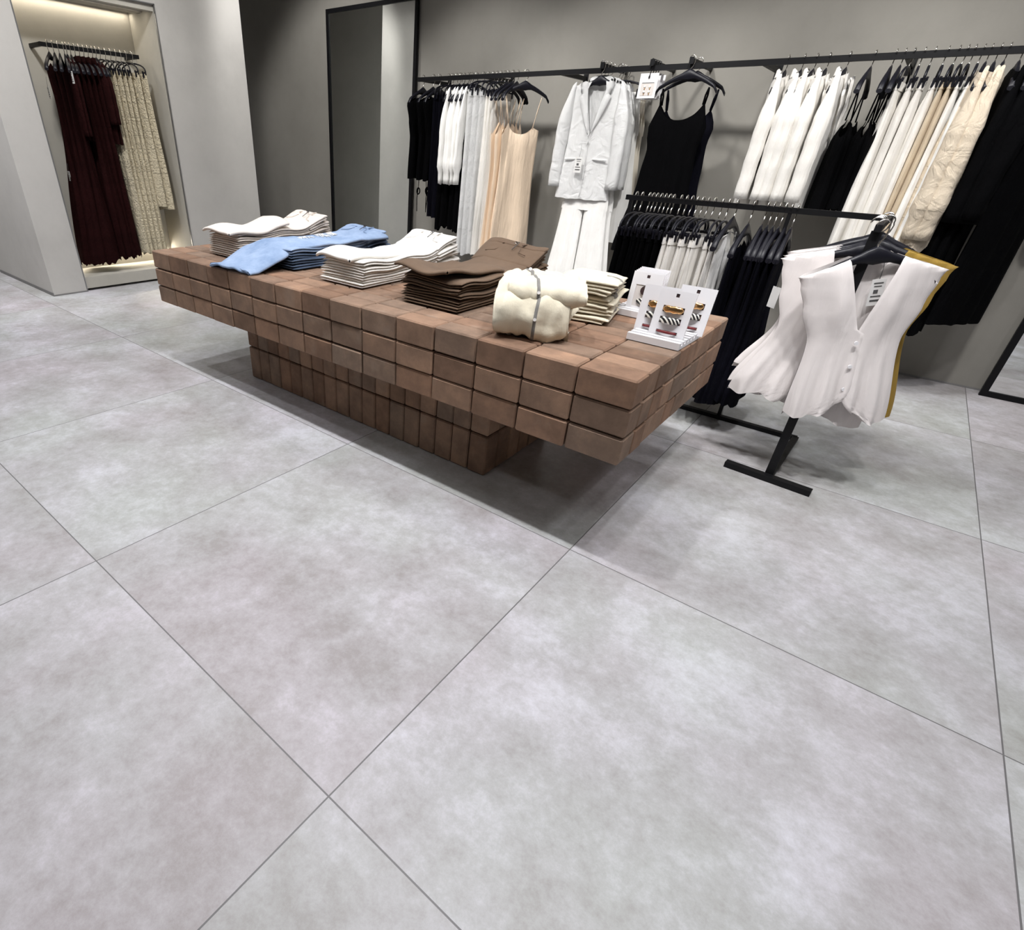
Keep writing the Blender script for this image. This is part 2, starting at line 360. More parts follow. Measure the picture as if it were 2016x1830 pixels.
# ---------------------------------------------------------------- brick table
TX0, TX1, TY0, TY1 = -1.6365, 1.294, 1.184, 2.223
random.seed(4)
tbl = empty('brick_table', (-.2, 1.7, 0)); tag(tbl, 'long low display table built of stacked terracotta bricks on a narrower base', 'table')
b = MB(); BL = (TX1 - TX0) / 15; nb = 5; BW = (TY1 - TY0) / nb
off = Vector((-.2, 1.7, 0))
def brick(b, x0, x1, y0, y1, z0, z1, j=.0016):
    g = .0023; gz = .0028
    rx = Matrix.Rotation(random.uniform(-.006, .006), 3, 'Z')
    c = Vector(((x0+x1)/2 + random.uniform(-j, j), (y0+y1)/2 + random.uniform(-j, j), (z0+z1)/2 + random.uniform(-j, j) * .7)) - off
    b.box(c, (x1-x0-2*g, y1-y0-2*g, z1-z0-2*gz), rx, .0055)
for ci in range(3):
    z0 = .4 + ci * .1
    for i in range(15):
        for jn in range(nb):
            xa = TX0 + i*BL; ya = TY0 + jn*BW
            vert = (ci == 2 and jn > 0 and i < 13 and (i*7 + jn*5) % 3 == 0) or (ci < 2 and i == 14 and jn > 0 and (jn + ci) % 2 == 1) or (ci == 2 and i == 14 and jn == 3)
            if vert:
                brick(b, xa, xa + BL/2, ya, ya + BW, z0, z0 + .1); brick(b, xa + BL/2, xa + BL, ya, ya + BW, z0, z0 + .1)
            else:
                brick(b, xa, xa + BL, ya, ya + BW/2, z0, z0 + .1); brick(b, xa, xa + BL, ya + BW/2, ya + BW, z0, z0 + .1)
b.build('tabletop', MT['brick'], tbl)
b = MB(); BX0, BX1, BY0, BY1 = -1.0825, .669, 1.406, 2.0
for ci in range(2):
    z0 = .0 + ci * .2; n_ = 18; w = (BX1 - BX0) / n_
    for i in range(n_):
        for (ya, yb) in ((BY0, BY0 + .1), (BY1 - .1, BY1)): brick(b, BX0 + i*w, BX0 + (i+1)*w, ya, yb, z0, z0 + .2)
    for (xa, xb) in ((BX0, BX0 + .1), (BX1 - .1, BX1)):
        for k in range(4): brick(b, xa, xb, BY0 + .1 + k*(BY1-BY0-.2)/4, BY0 + .1 + (k+1)*(BY1-BY0-.2)/4, z0, z0 + .2)
bx(b, BX0 + .1 - off.x, BX1 - .1 - off.x, BY0 + .1 - off.y, BY1 - .1 - off.y, .0, .39)
b.build('base', MT['brick'], tbl)

# ---------------------------------------------------------------- garment builders
def body_mb(b, Wt, L, D, zf=None, zb=None, folds=4, amp=.012, seed=0, hem=.0, nu=30, nv=24, sway=0.0, x0=0.0, y0=0.0, ysway=0.0):
    """front and back sheets of a hanging garment, hollow between; origin at the shoulders, z down"""
    rnd = random.Random(seed); ph = [rnd.uniform(0, 6.28) for _ in range(8)]
    zf = zf or (lambda u: 0.0); zb = zb or (lambda u: 0.0)
    for side in (-1, 1):
        rows = []; zt = zf if side < 0 else zb
        for i in range(nv + 1):
            v = i / nv; row = []
            for j in range(nu + 1):
                u = -1 + 2*j/nu
                hm = hem * (math.sin(u*7 + ph[0]) * .6 + math.sin(u*17 + ph[1]) * .4) * (1 if side < 0 else .8 if abs(u) < 1 else 1)
                if abs(u) > .999: hm = hem * .3 * math.sin(ph[0])
                top = zt(u); s = top + (L + hm - top) * v
                x = interp(Wt, s) * u
                dd = interp(D, s) if isinstance(D, (list, tuple)) else D
                e_ = max(0.0, 1 - abs(u) ** 2.6) ** .6
                fa = amp * min(1, s / max(L, .01) * 1.6 + .05)
                fo = fa * (math.sin(folds*PI*u + ph[2 + (side > 0)] + .9*math.sin(2.2*s + ph[4])) * .7 + math.sin(folds*2.3*u + ph[5] + side) * .35 + .5*math.sin(6*s + 2*u + ph[6]))
                y = side * (dd * e_ + fo * e_)
                x += fa * .5 * math.sin(folds*PI*u*.5 + ph[7] + 3*s) * (1 if abs(u) < .99 else .8)
                row.append((x + x0 + sway * s * s, y + y0 + ysway * s * s, -s))
            rows.append(row)
        b.quad_grid(rows)
def sleeve_mb(b, side, W0, L, r0=(.055, .04), r1=(.045, .032), y=-.015, out=.05, seed=0, z0=-.03, seg=14, cuff=False, fwd=0.0):
    rnd = random.Random(seed); ph = rnd.uniform(0, 6.28); rows = []; n_ = 16
    for i in range(n_ + 1):
        t = i / n_; cxx = side * (W0 + out * (1 - (1 - t)**2)); z = z0 - L * t
        k = min(1, .25 + 2.4*t) if t < .35 else 1
        ra = lerp(r0[0], r1[0], t) * k; rb = lerp(r0[1], r1[1], t) * k
        if cuff and t > .86: ra *= .72; rb *= .8
        if cuff and .70 < t <= .86: ra *= 1.18; rb *= 1.1
        row = []
        for j in range(seg):
            a = 2*PI*j/seg; w = 1 + .10*math.sin(3*a + ph + 3*t) + .05*math.sin(9*t*PI + a + ph)
            row.append((cxx - side*.02*(1-k) + ra*w*math.cos(a), y - fwd*t + rb*w*math.sin(a), z + .012*(1-t)*math.cos(a)*side*-1))
        rows.append(row)
    bb = b.quad_grid(rows, closed=True); b.cap(bb, seg, True); b.cap(bb + n_*seg, seg)

def scoop(depth, un, strap=0.0, shoulder=.0, slope=.05):
    """neckline depth between the shoulders, sloping shoulders outside"""
    def f_(u):
        a = abs(u)
        if a < un: return slope*un + depth * (1 - (a/un)**2.2)
        return slope * a + shoulder * (a - un)
    return f_
def vneck(depth, un, slope=.05):
    def f_(u):
        a = abs(u)
        if a < un: return slope*un + depth * (1 - a/un)**.9
        return slope * a
    return f_

def hanger(loc, rz, label, group, style='wood', width=.42, drop=.10, ry=0.0):
    """clothes hanger hooked over a bar whose top centre is loc"""
    e = empty('clothes_hanger', loc, rz, 0, ry); tag(e, label, 'hanger', group)
    b = MB(); hw = width / 2; zc = -drop
    if style == 'wood':
        rows = []
        for i in range(17):
            t = -1 + i/8; a = abs(t)
            zc_ = zc + .012 - .085 * a**1.5 - (.02 if a > .93 else 0); hh = .020 * (1 - a*.45) + (.014 * (1 - a*4) if a < .25 else 0); th = .009 + .006*a
            row = [(hw*t + 0, th*math.cos(q), zc_ + hh*math.sin(q)) for q in [2*PI*k/8 for k in range(8)]]
            rows.append(row)
        bb = b.quad_grid(rows, closed=True); b.cap(bb, 8, True); b.cap(bb + 16*8, 8)
        b.build('hanger_arms', MT['hanger'], e)
    else:                                     # clip hanger: arched bar with two clips
        pts = [(hw*math.sin(q), 0, zc - .055 + .055*math.cos(q)) for q in [(-PI/2 + PI*k/12) for k in range(13)]]
        b.tube([(-hw, 0, zc - .085)] + pts + [(hw, 0, zc - .085)], (.006), 8)
        b.build('hanger_arms', MT['hanger'], e)
        for s in (-1, 1):
            c = MB(); c.box((s*(hw - .02), 0, zc - .085), (.018, .030, .045), None, .003)
            c.box((s*(hw - .02), -.014, zc - .067), (.012, .012, .02), None, .002)
            o = c.build('clip', MT['hanger'], e)
            g = MB(); g.tube([(s*(hw - .02) - .011, 0, zc - .08), (s*(hw - .02) + .011, 0, zc - .08)], .005, 6); g.build('clip_spring', MT['chrome'], o)
    h = MB(); r_ = .020
    pts = [(r_*math.cos(q) , 0, .003 - r_*.25 + r_*math.sin(q)) for q in [PI*.0 + PI*1.12*k/10 - .12*PI for k in range(11)]][::-1]
    pts = [(p[0], p[1], p[2]) for p in pts]
    pts += [(.020, 0, -.02), (.014, 0, -.042), (.003, 0, -.056), (0, 0, -.07), (0, 0, zc + .01)]
    h.tube(pts, .0027, 6); h.build('hook', MT['chrome'], e)
    return e

def price_tag(parent, x, y, z, rz=0.0, s=1.0, label=True):
    b = MB(); R_ = Matrix.Rotation(rz, 3, 'Z')
    b.box((x, y, z), (.045*s, .0015, .085*s), R_); o = b.build('price_tag', MT['tag'], parent)
    if label: o['label'] = 'white paper price tag'
    p = MB()
    for k, (w, h_, zz) in enumerate(((.030, .004, .03), (.024, .003, .02), (.014, .012, .003), (.032, .004, -.012), (.03, .006, -.026))):
        q = R_ @ Vector(((-.004 if k == 2 else 0), -.0012, zz*s)); p.box((x + q.x, y + q.y, z + q.z), (w*s, .0008, h_*s), R_)
    p.build('tag_print', MT['print'], o)
    c = MB(); c.tube([(x, y + .001, z + .04*s), (x + .004, y + .004, z + .075*s), (x, y + .006, z + .11*s)], .001, 5); c.build('tag_string', MT['print'], o)
    return o

def garment(kind, loc, rz, mat, seed, label, cat, group, L=.7, ry=0.0, scale_w=1.0, D=.03, amp=.010, folds=4, hem=.008, **kw):
    """loc: the point between the hanger's shoulders"""
    e = empty(kw.get('name', cat.replace(' ', '_')), loc, rz, 0, ry); tag(e, label, cat, group)
    k = scale_w; nm = kw.get('body', 'body')
    if kind == 'top':
        b = MB(); Wt = kw.get('Wt') or [(0, .10), (.06, .20), (.10, .218), (.22, .185), (.36, .16), (L, .185)]
        Wt = [(a, w*k) for a, w in Wt]
        Dt = D if isinstance(D, list) else [(0, .014), (.1, D), (L, D)]
        body_mb(b, Wt, L, Dt, scoop(.07, .45, slope=.09), scoop(.03, .45, slope=.09), folds, amp, seed, hem, ysway=kw.get('ysway', 0.0))
        b.build(nm, mat, e)
    elif kind == 'blouse':
        b = MB(); body_mb(b, [(0, .09*k), (.06, .20*k), (.15, .20*k), (L, .23*k)], L, D if isinstance(D, list) else [(0, .014), (.1, D), (L, D)], scoop(.03, .26), scoop(.01, .26), folds, amp, seed, hem)
        b.build(nm, mat, e)
        for s in (-1, 1):
            q = MB(); sleeve_mb(q, s, .185*k, kw.get('sl', .62), (.055, (D if not isinstance(D, list) else D[1][1])*1.0), (.048, (D if not isinstance(D, list) else D[-1][1]*.6)*1.1), seed=seed + s, out=.04, cuff=kw.get('cuff', True)); q.build('sleeve', mat, e)
    elif kind == 'blazer':
        b = MB(); body_mb(b, [(0, .08*k), (.045, .205*k), (.15, .20*k), (.35, .19*k), (L, .22*k)], L, [(0, .018), (.08, D), (L, D)], vneck(.345, .40), scoop(.01, .38), folds, amp*.8, seed, hem*.5, nu=40)
        b.build(nm, mat, e)
        for s in (-1, 1):
            q = MB(); sleeve_mb(q, s, .198*k, kw.get('sl', .62), (.056, D*1.05), (.047, D*.95), seed=seed + s, out=kw.get('so', .035), y=kw.get('sy', -.01)); q.build('sleeve', mat, e)
        for s in (-1, 1):                     # notched lapels
            q = MB(); rows = []
            for i in range(21):
                t = i/20; z = -.022 - .355*t; xi = s*(.078*k*(1 - t)**.9)
                w = .062*math.sin(PI*min(1, (1 - t)*.62 + .0)) + .003
                if .16 < t < .26: w *= .62
                elif t <= .16: w = .052
                yy = -D*(.55 + .5*min(1, t*2.2)) - .012
                rows.append([(xi, yy + .004, z), (xi + s*w*.33, yy - .009, z + .004), (xi + s*w, yy - .006, z + .014*(1 if t > .2 else -.6)), (xi + s*w, yy + .002, z + .012)])
            q.quad_grid(rows); q.build('lapel', mat, e)
        q = MB(); rows = []
        for i in range(15):
            a = PI*(-.05 + 1.10*i/14); cx_, cy_ = .080*k*math.cos(a), .030*math.sin(a)
            rows.append([(cx_, cy_ + .002, -.030 + .020*math.sin(a)), (cx_*1.02, cy_ + .004, .000 + .022*math.sin(a)), (cx_*1.14, cy_ + .012, -.004 + .018*math.sin(a)), (cx_*1.2, cy_ + .016, -.040 + .012*math.sin(a))])
        q.quad_grid(rows); q.build('collar', mat, e)
        for z in ((-.40,) if kw.get('front') else ()):
            q = MB(); q.tube([(0, -D - .014, z), (0, -D - .020, z)], .011, 12); q.build('button', mat, e)
        if kw.get('front'):
            for s in (-1, 1):
                q = MB(); q.box((s*.115*k, -D - .004, -.52), (.115, .008, .014), Matrix.Rotation(s*.05, 3, 'Y'), .003); q.build('pocket', mat, e)
            q = MB(); q.tube([(.002 + .006*math.sin(t*3), -D - .006 + .002*math.sin(9*t), -.40 - t*.38) for t in [i/10 for i in range(11)]], .0028, 5); q.build('front_edge', mat, e)
    elif kind == 'trousers':
        b = MB(); Wh = kw.get('Wh', .185)*k; hip = .26
        body_mb(b, [(0, Wh*.86), (.04, Wh*.9), (hip, Wh*1.08)], hip + .02, [(0, .014), (.1, D), (hip, D)], None, None, folds, amp*.5, seed, 0, nv=8)
        for s in (-1, 1):
            b2 = MB(); body_mb(b2, [(0, Wh*.52), (L - hip, kw.get('flare', .15)*k)], L - hip, [(0, D), (L, D*1.1)], None, None, max(2, folds - 2), amp, seed + 5 + s, hem, nu=14, x0=0, y0=0)
            ox = Wh*.53 * s; sp = kw.get('spread', .07)
            b.v += []
            base = len(b.v); b.v += [(x + ox + s*sp*max(0, -z)/(L - hip), y, z - hip) for (x, y, z) in b2.v]
            b.f += [tuple(q + base for q in ff) for ff in b2.f]; b.sm += b2.sm
        b.build(nm, mat, e)
        q = MB(); body_mb(q, [(0, Wh*.87), (.045, Wh*.93)], .045, D*.7 + .006, None, None, 1, 0.001, seed, 0, nv=2); q.build('waistband', mat, e)
    elif kind == 'skirt':
        b = MB(); W0 = kw.get('W0', .16)*k; W1 = kw.get('W1', .22)*k
        body_mb(b, [(0, W0*.92), (.06, W0), (L, W1)], L, [(0, .012), (.15, D), (L, D*kw.get('flareD', 1.3))], kw.get('zf'), kw.get('zb'), folds, amp, seed, hem)
        b.build(nm, mat, e)
        q = MB(); body_mb(q, [(0, W0*.93), (.04, W0*.99)], .04, .018, None, None, 1, .001, seed, 0, nv=2); q.build('waistband', mat, e)
    elif kind == 'slip':                      # strappy dress or top
        st = kw.get('strap', .22); b = MB(); W0 = kw.get('W0', .135)*k; W1 = kw.get('W1', .22)*k; nd = kw.get('neck', .04)
        un = kw.get('un', .68); arm = kw.get('arm', .10); nb = kw.get('nb', .05)
        def neck(nn): return lambda u: st + (nn * (1 - (abs(u)/un)**2.4) if abs(u) < un else arm*((abs(u) - un)/(1 - un))**.8)
        Wt = kw.get('Wt') or [(st, W0*.96), (st + .1, W0*1.12), (st + .32, W0*.98), (L, W1)]
        body_mb(b, Wt, L, [(st, .018), (st + .12, D), (L, D*1.2)], neck(nd), neck(nb), folds, amp, seed, hem, nu=40)
        b.build(nm, mat, e)
        xb0 = interp(Wt, st)*un*.97
        for s in (-1, 1):
            for yy in (-1, 1):
                q = MB(); xt = s*kw.get('sx', .15)*k; xb = s*xb0
                q.tube([(xt, 0.0, -.055 - .035), (lerp(xt, xb, .5) + .004*yy, yy*.008, -(.09 + st)/2), (xb, yy*(.014), -st - .012)], kw.get('sr', .0028), 6)
                q.build('strap', mat, e)
    elif kind == 'vest':
        Wt = [(0, .10*k), (.035, .205*k), (.085, .222*k), (.13, .205*k), (.22, .182*k), (.36, .146*k), (L, kw.get('hemw', .185)*k)]
        Dt = [(0, .020), (.1, D), (.33, D*.85), (L, D*1.5)]
        b = MB()                               # back panel
        zb = scoop(.015, .34, slope=.10)
        rows = []; rj = random.Random(seed); ph = rj.uniform(0, 6)
        def pleat(u, s_): return (max(0, s_ - .34)/.30)**1.2 * (.016*math.sin(13*u + ph) + .008*math.sin(29*u + ph*2))
        for i in range(25):
            v = i/24; row = []
            for j_ in range(41):
                u = -1 + j_/20; t_ = zb(u); s_ = t_ + (L - t_)*v
                row.append((interp(Wt, s_)*u, interp(Dt, s_)*max(0, 1 - abs(u)**2.6)**.6 + pleat(u, s_)*(1 - abs(u)**4), -s_))
            rows.append(row)
        b.quad_grid(rows); b.build('back', mat, e)
        for sd in (-1, 1):                     # two front halves crossing at the buttons
            b = MB(); rows = []
            for i in range(37):
                v = i/36; s_ = (.012 + (L + .012*sd - .012)*v); w_ = interp(Wt, s_); row = []
                xin = .088*k*(1 - (s_/.315)) if s_ < .315 else -.022
                if s_ > L - .16: xin += .10*((s_ - (L - .16))/.16)**2
                xin = max(xin, -.022 if sd < 0 else -.012)
                for j_ in range(25):
                    q_ = j_/24; x = lerp(xin, w_, q_); u = x/max(w_, .01)
                    s2 = max(s_, .10*abs(u) + .0) if s_ < .10 else s_
                    s2 += .012*math.sin(9*u + ph)*(v > .96)
                    e_ = max(0, 1 - min(1, abs(u))**2.6)**.6
                    y = -interp(Dt, s_)*e_ - .004*(sd < 0) - pleat(u*sd + .4, s_)*(1 - abs(u)**4)*.9 - .016*math.exp(-((u - .42)/.16)**2)*math.exp(-((s_ - .22)/.12)**2)
                    if j_ == 0: y += .004
                    row.append((sd*x, y, -s2))
                rows.append(row)
            b.quad_grid(rows); b.build('front_panel', mat, e)
        for z in (-.35, -.445, -.54):
            q = MB(); q.tube([(-.002, -D*1.02 - .010, z), (-.002, -D*1.02 - .016, z)], .0075, 12); q.build('button', MT['card'], e)
    return e

# ---------------------------------------------------------------- wall rail and brackets
RY, RZ, RT = 4.23, 1.805, 1.82
e = empty('clothes_rail', (-.1, RY, RZ)); tag(e, 'long black square clothes rail fixed to the back wall on short arms', 'clothes rail')
o0 = Vector((-.1, RY, RZ))
b = MB(); bx(b, -2.18 + .1, 2.9 + .1, -.012, .012, -.016, .016); b.build('rail', MT['black'], e)
for x in (-2.145, -1.44, -.737, .672, 1.39, 2.45):
    b = MB(); bx(b, x - o0.x - .012, x - o0.x + .012, .0, .43, -.016, .012); bx(b, x - o0.x - .02, x - o0.x + .02, .424, .43, -.05, .04); b.build('bracket', MT['black'], e)
def face_arm(x, label):
    e = empty('display_arm', (x, RY, RT)); tag(e, label, 'display arm', 'arms across the wall rail')
    b = MB(); bx(b, -.011, .011, -.03, .43, .0, .026); b.build('arm', MT['black'], e)
    b = MB(); bx(b, -.014, .014, -.034, -.028, -.006, .032); b.build('end_cap', MT['black'], e)
face_arm(-.398, 'short black arm across the rail carrying the white jackets')
face_arm(-.034, 'short black arm across the rail carrying the earring cards')
face_arm(.229, 'short black arm across the rail carrying the black strappy dresses')
AZ = RT + .026

def on_rail(x, spec, label, cat, group, seed, rz=PI/2, style='wood', hl=None, drop=.10, y=RY, ztop=RT, width=.42, ry=0.0, mat=None, kind=None, dz=.026, **kw):
    hanger((x, y, ztop), rz, hl or ('black hanger holding the ' + label), 'hangers for ' + group, style, width, drop, ry)
    zz = -drop + dz if style == 'wood' else -drop - .075
    offx = math.sin(ry) * zz
    loc = (x + offx*math.cos(rz), y + offx*math.sin(rz), ztop + zz*math.cos(ry))
    return garment(kind, loc, rz, mat, seed, label, cat, group, ry=ry, **kw)
def short(l):  # keep hanger labels within sixteen words
    w = l.split(); return ' '.join(w[:12])

def series(xs, names, cat, group, **kw):
    n_ = len(xs)
    for i, x in enumerate(xs):
        k2 = dict(kw); sd = kw.get('seed0', 10) + i*7
        k2.pop('seed0', None)
        rj = random.Random(sd)
        rz = k2.pop('rz', PI/2) + rj.uniform(-.07, .07)
        L = k2.pop('L', .7) + rj.uniform(-1, 1) * k2.pop('dL', .015)
        order = ORD[i] + ' from the left of the ' + NUM[n_] + ' ' + names if n_ > 1 else names
        on_rail(x, None, order, cat, group, sd, rz=rz, L=L, hl='black hanger, ' + order.replace('from the left of', 'of'), **k2)

# left part of the wall rail
series([-2.118, -2.0, -1.93], 'plain black tops by the tall mirror', 'top', 'black tops by the tall mirror', kind='top', mat=MT['ink'], L=.69, D=.032, seed0=11, dz=.0, drop=.115, width=.40)
for i, x in enumerate((-2.118, -2.0, -1.93)):
    e = [o for o in bpy.data.objects if o.get('group') == 'black tops by the tall mirror'][i]
    for s in (-1, 1):
        q = MB(); x0 = s*.05; q.tube([(x0, -.03, -.66), (x0 + .01*s, -.034, -.76), (x0 + .03*s, -.036, -.86), (x0 + .02*s, -.03, -.98)], .004, 5)
        q.tube([(x0 + .015*s + .022*math.sin(t), -.038, -.80 + .028*math.cos(t)) for t in [2*PI*k/10 for k in range(11)]], .006, 5, False)
        q.build('tie_ribbon', MT['ink'], e)
series([-1.83, -1.785], 'long black skirts beside the white blouses', 'skirt', 'long black skirts on the wall rail', kind='skirt', mat=MT['navy'], L=.98, D=.024, W0=.19, W1=.215, style='clip', width=.34, amp=.008, seed0=31, drop=.07)
series([-1.742, -1.69, -1.60, -1.53], 'black skirts showing below the white blouses', 'skirt', 'black skirts under the blouses', kind='skirt', mat=MT['ink'], L=1.06, D=.026, W0=.15, W1=.20, style='clip', width=.30, amp=.008, seed0=51, hem=.03, drop=.07)
series([-1.705, -1.66, -1.618, -1.576, -1.53], 'white blouses with gathered cuffs', 'blouse', 'white blouses on the wall rail', kind='blouse', mat=MT['white2'], L=.74, D=.019, sl=.72, seed0=71, hem=.02, amp=.014, name='blouse', scale_w=.95)
series([-1.46, -1.41, -1.36], 'long white linen skirts next to the blouses', 'skirt', 'long white skirts', kind='skirt', mat=MT['white'], L=1.27, D=.024, W0=.19, W1=.215, style='clip', width=.34, seed0=91, hem=.01, folds=3, amp=.010, drop=.05)
series([-1.32, -1.285, -1.25], 'long cream skirts on clip hangers', 'skirt', 'long cream skirts', kind='skirt', mat=MT['ivory'], L=1.27, D=.022, W0=.16, W1=.19, style='clip', width=.32, amp=.014, folds=4, seed0=111, drop=.06)
series([-1.215, -1.17, -1.125], 'champagne satin slips seen from the side', 'slip dress', 'champagne slips', kind='slip', mat=MT['champ'], L=1.30, D=.026, strap=.26, amp=.016, folds=3, seed0=131, neck=.11, W0=.15, W1=.19)
on_rail(-1.045, None, 'champagne satin slip dress facing forward at the end of its row', 'slip dress', 'champagne slips', 151, rz=.80, hl='black hanger with the forward facing champagne slip dress', kind='slip', mat=MT['champ'], L=1.30, D=.035, strap=.30, amp=.012, folds=2, neck=.05, arm=.02, W0=.155, W1=.19, Wt=[(.2, .145), (.34, .155), (.6, .15), (1.3, .185)])

# white suits facing forward
for i, y in enumerate((4.21, 4.265, 4.32, 4.375)):
    lab = ('white blazer with notched lapels at the front of the suit row' if i == 0 else ORD[i] + ' white blazer back in the forward facing suit row')
    g = on_rail(-.398, None, lab, 'blazer', 'white blazers facing forward', 171 + i, rz=random.Random(i).uniform(-.04, .04) + (.0 if i else 0), hl='black hanger inside the ' + lab, kind='blazer', mat=MT['white'], L=.80, D=.024 if i else .034, sl=.69, y=y, ztop=AZ, so=.045, sy=-.02, front=(i == 0), scale_w=1.02 if i == 0 else .98, width=.40, drop=.115)
    if i == 0: price_tag(g, -.035, -.07, -.56, .1, 1.25)
for i, y in enumerate((4.20, 4.25)):
    e_ = garment('trousers', (-.36 + .02*i, y + .03, 1.16), .0, MT['white2'], 191 + i, ('white wide leg trousers hanging under the front white blazer' if i == 0 else 'white trousers behind the pair under the front white blazer'), 'trousers', 'white suit trousers', L=1.0, D=.028, amp=.010, flare=.135, spread=.05, name='trousers')
for i, y in enumerate((4.43, 4.48, 4.53, 4.58)):
    lab = ORD[i] + ' white trousers back behind the white blazers'
    on_rail(-.355, None, lab, 'trousers', 'white trousers behind the blazers', 201 + i, rz=.0, style='clip', hl='black clip hanger of the ' + lab, kind='trousers', mat=MT['white2'] if i < 2 else MT['cream'], L=1.05, D=.016, amp=.006, y=y, ztop=AZ, width=.38, drop=.085, flare=.16, spread=.03, scale_w=1.1, name='trousers')
# earring cards on the middle arm
for i, y in enumerate((4.205, 4.25, 4.295, 4.34)):
    e = empty('earring_card', (-.034 - .0*i, y, AZ)); tag(e, 'white hanging card with four pearl earrings, ' + ('front of its stack' if i == 0 else ORD[i] + ' of its stack on the rail'), 'earrings', 'earring cards')
    b = MB(); b.box((0, 0, -.145), (.128, .0025, .145), None); b.build('card', MT['card'], e)
    b = MB(); b.tube([(-.014, 0, -.012), (-.012, 0, .004), (0, 0, .010), (.013, 0, .004), (.015, 0, -.02), (.006, 0, -.045), (0, -.004, -.09)], .003, 6); b.build('hook', MT['black'], e)
    b = MB(); b.tube([(0, -.003, -.088), (0, -.005, -.100)], .006, 8); b.build('hook_ring', MT['black'], e)
    if i == 0:
        b = MB(); b.box((.0, -.0025, -.128), (.085, .001, .004)); b.build('card_print', MT['print'], e)
        b = MB(); b.box((.0, -.002, -.165), (.092, .001, .075)); b.build('inner_card', MT['cardp'], e)
    for sx in (-1, 1):
        for zz in (-.150, -.180):
            b = MB(); b.tube([(sx*.018, -.002, zz), (sx*.018, -.007, zz), (sx*.018, -.011, zz)], [.007, .008, .003], 10); q = b.build('earring', MT['pearl'], e)
            c = MB(); c.tube([(sx*.018, -.003, zz - .006), (sx*.018, -.004, zz - .018)], .003, 6); c.build('earring_drop', MT['gold'], q)
# black strappy dresses
on_rail(.229, None, 'black strappy dress facing forward on the foremost hanger', 'dress', 'black strappy dresses', 221, rz=-.06, hl='black hanger of the foremost black strappy dress', kind='slip', mat=MT['ink'], L=1.16, D=.035, y=4.215, ztop=AZ, strap=.175, un=.90, W0=.185, neck=.10, nb=.10, arm=.14, sx=.155, sr=.006, W1=.29, Wt=[(.13, .160), (.20, .170), (.31, .203), (.36, .198), (.46, .178), (.62, .192), (1.2, .30)], hem=.005)
on_rail(.24, None, 'black strappy dress hanging behind the foremost one', 'dress', 'black strappy dresses', 222, rz=.10, hl='black hanger of the rear black strappy dress', kind='slip', mat=MT['navy'], L=1.12, D=.03, y=4.34, ztop=AZ, strap=.20, un=.88, W0=.185, neck=.09, nb=.09, arm=.12, sx=.165, sr=.006, W1=.29, Wt=[(.16, .165), (.30, .195), (.42, .178), (.6, .19), (1.2, .28)], hem=.005)

# right part of the wall rail
series([.80, .885, .95, 1.015, 1.115], 'ivory blazers on the wall rail', 'blazer', 'ivory blazers', kind='blazer', mat=MT['ivory'], L=.735, D=.042, sl=.66, seed0=241, scale_w=.98)
series([1.235, 1.33, 1.37], 'black strappy tops beyond the blazers', 'top', 'black strappy tops', kind='slip', mat=MT['ink'], L=.72, D=.045, strap=.24, W0=.17, W1=.19, seed0=261, hem=.02, name='strappy_top', sr=.004, amp=.014)
series([1.41, 1.455, 1.50, 1.555], 'long ivory skirts beyond the black tops', 'skirt', 'long ivory skirts at the right', kind='skirt', mat=MT['ivory'], L=1.05, D=.028, W0=.15, W1=.24, style='clip', width=.30, seed0=281, folds=5, amp=.012, drop=.07)
series([1.60, 1.635], 'beige skirts before the peach shirts', 'skirt', 'beige skirts', kind='skirt', mat=MT['beige'], L=1.0, D=.022, W0=.15, W1=.22, style='clip', width=.30, seed0=301, folds=5, drop=.07)
series([1.665, 1.70], 'white satin skirts before the peach shirts', 'skirt', 'white satin skirts', kind='skirt', mat=MT['white2'], L=.92, D=.022, W0=.15, W1=.22, style='clip', width=.30, seed0=321, folds=5, drop=.07)
series([1.73, 1.765, 1.80], 'crumpled peach cotton shirts', 'shirt', 'peach shirts', kind='blouse', mat=MT['peach'], L=.86, D=[(0, .016), (.1, .034), (.86, .075)], sl=.80, seed0=341, hem=.04, amp=.026, folds=3, cuff=True, name='shirt', scale_w=1.06)
series([1.86, 1.91, 1.965], 'long black dresses past the peach shirts', 'dress', 'long black dresses at the right', kind='blouse', mat=MT['ink'], L=1.36, D=.034, sl=.7, seed0=361, cuff=False, amp=.012)
on_rail(2.13, None, 'black coat angled forward at the right edge of the photo', 'coat', 'black coats', 381, rz=.95, hl='black hanger of the angled black coat', kind='blazer', mat=MT['ink'], L=1.28, D=.045, sl=.68, so=.10)

# ---------------------------------------------------------------- floor rack
KY, KZ = 2.88, 1.078
e = empty('garment_rack', (1.655, KY, 0)); tag(e, 'black steel floor rack with a long rail and short front arm', 'clothes rack')
ox = 1.655
def rb(name, a, c, w=.022, h=.022):
    q = MB(); q.bar((a[0] - ox, a[1] - KY, a[2]), (c[0] - ox, c[1] - KY, c[2]), w, h); return q.build(name, MT['black'], e)
rb('rail', (.49, KY, KZ), (1.668, KY, KZ), .022, .024)
rb('front_arm', (1.655, KY, KZ), (1.655, 2.30, KZ), .022, .024)
rb('post', (1.645, 2.33, .012), (1.655, 2.33, KZ - .012), .034, .02)
rb('post', (1.285, KY, .012), (1.285, KY, KZ - .012), .018, .018)
rb('post', (.52, KY, .012), (.52, KY, KZ - .012), .018, .018)
rb('foot', (1.462, 2.315, .014), (1.822, 2.29, .014), .036, .028)
rb('floor_bar', (1.65, 2.33, .012), (1.668, KY, .012), .03, .022)
rb('floor_bar', (1.675, KY, .012), (.49, KY, .012), .03, .022)
rb('foot', (.52, 2.66, .012), (.52, 3.1, .012), .03, .022)
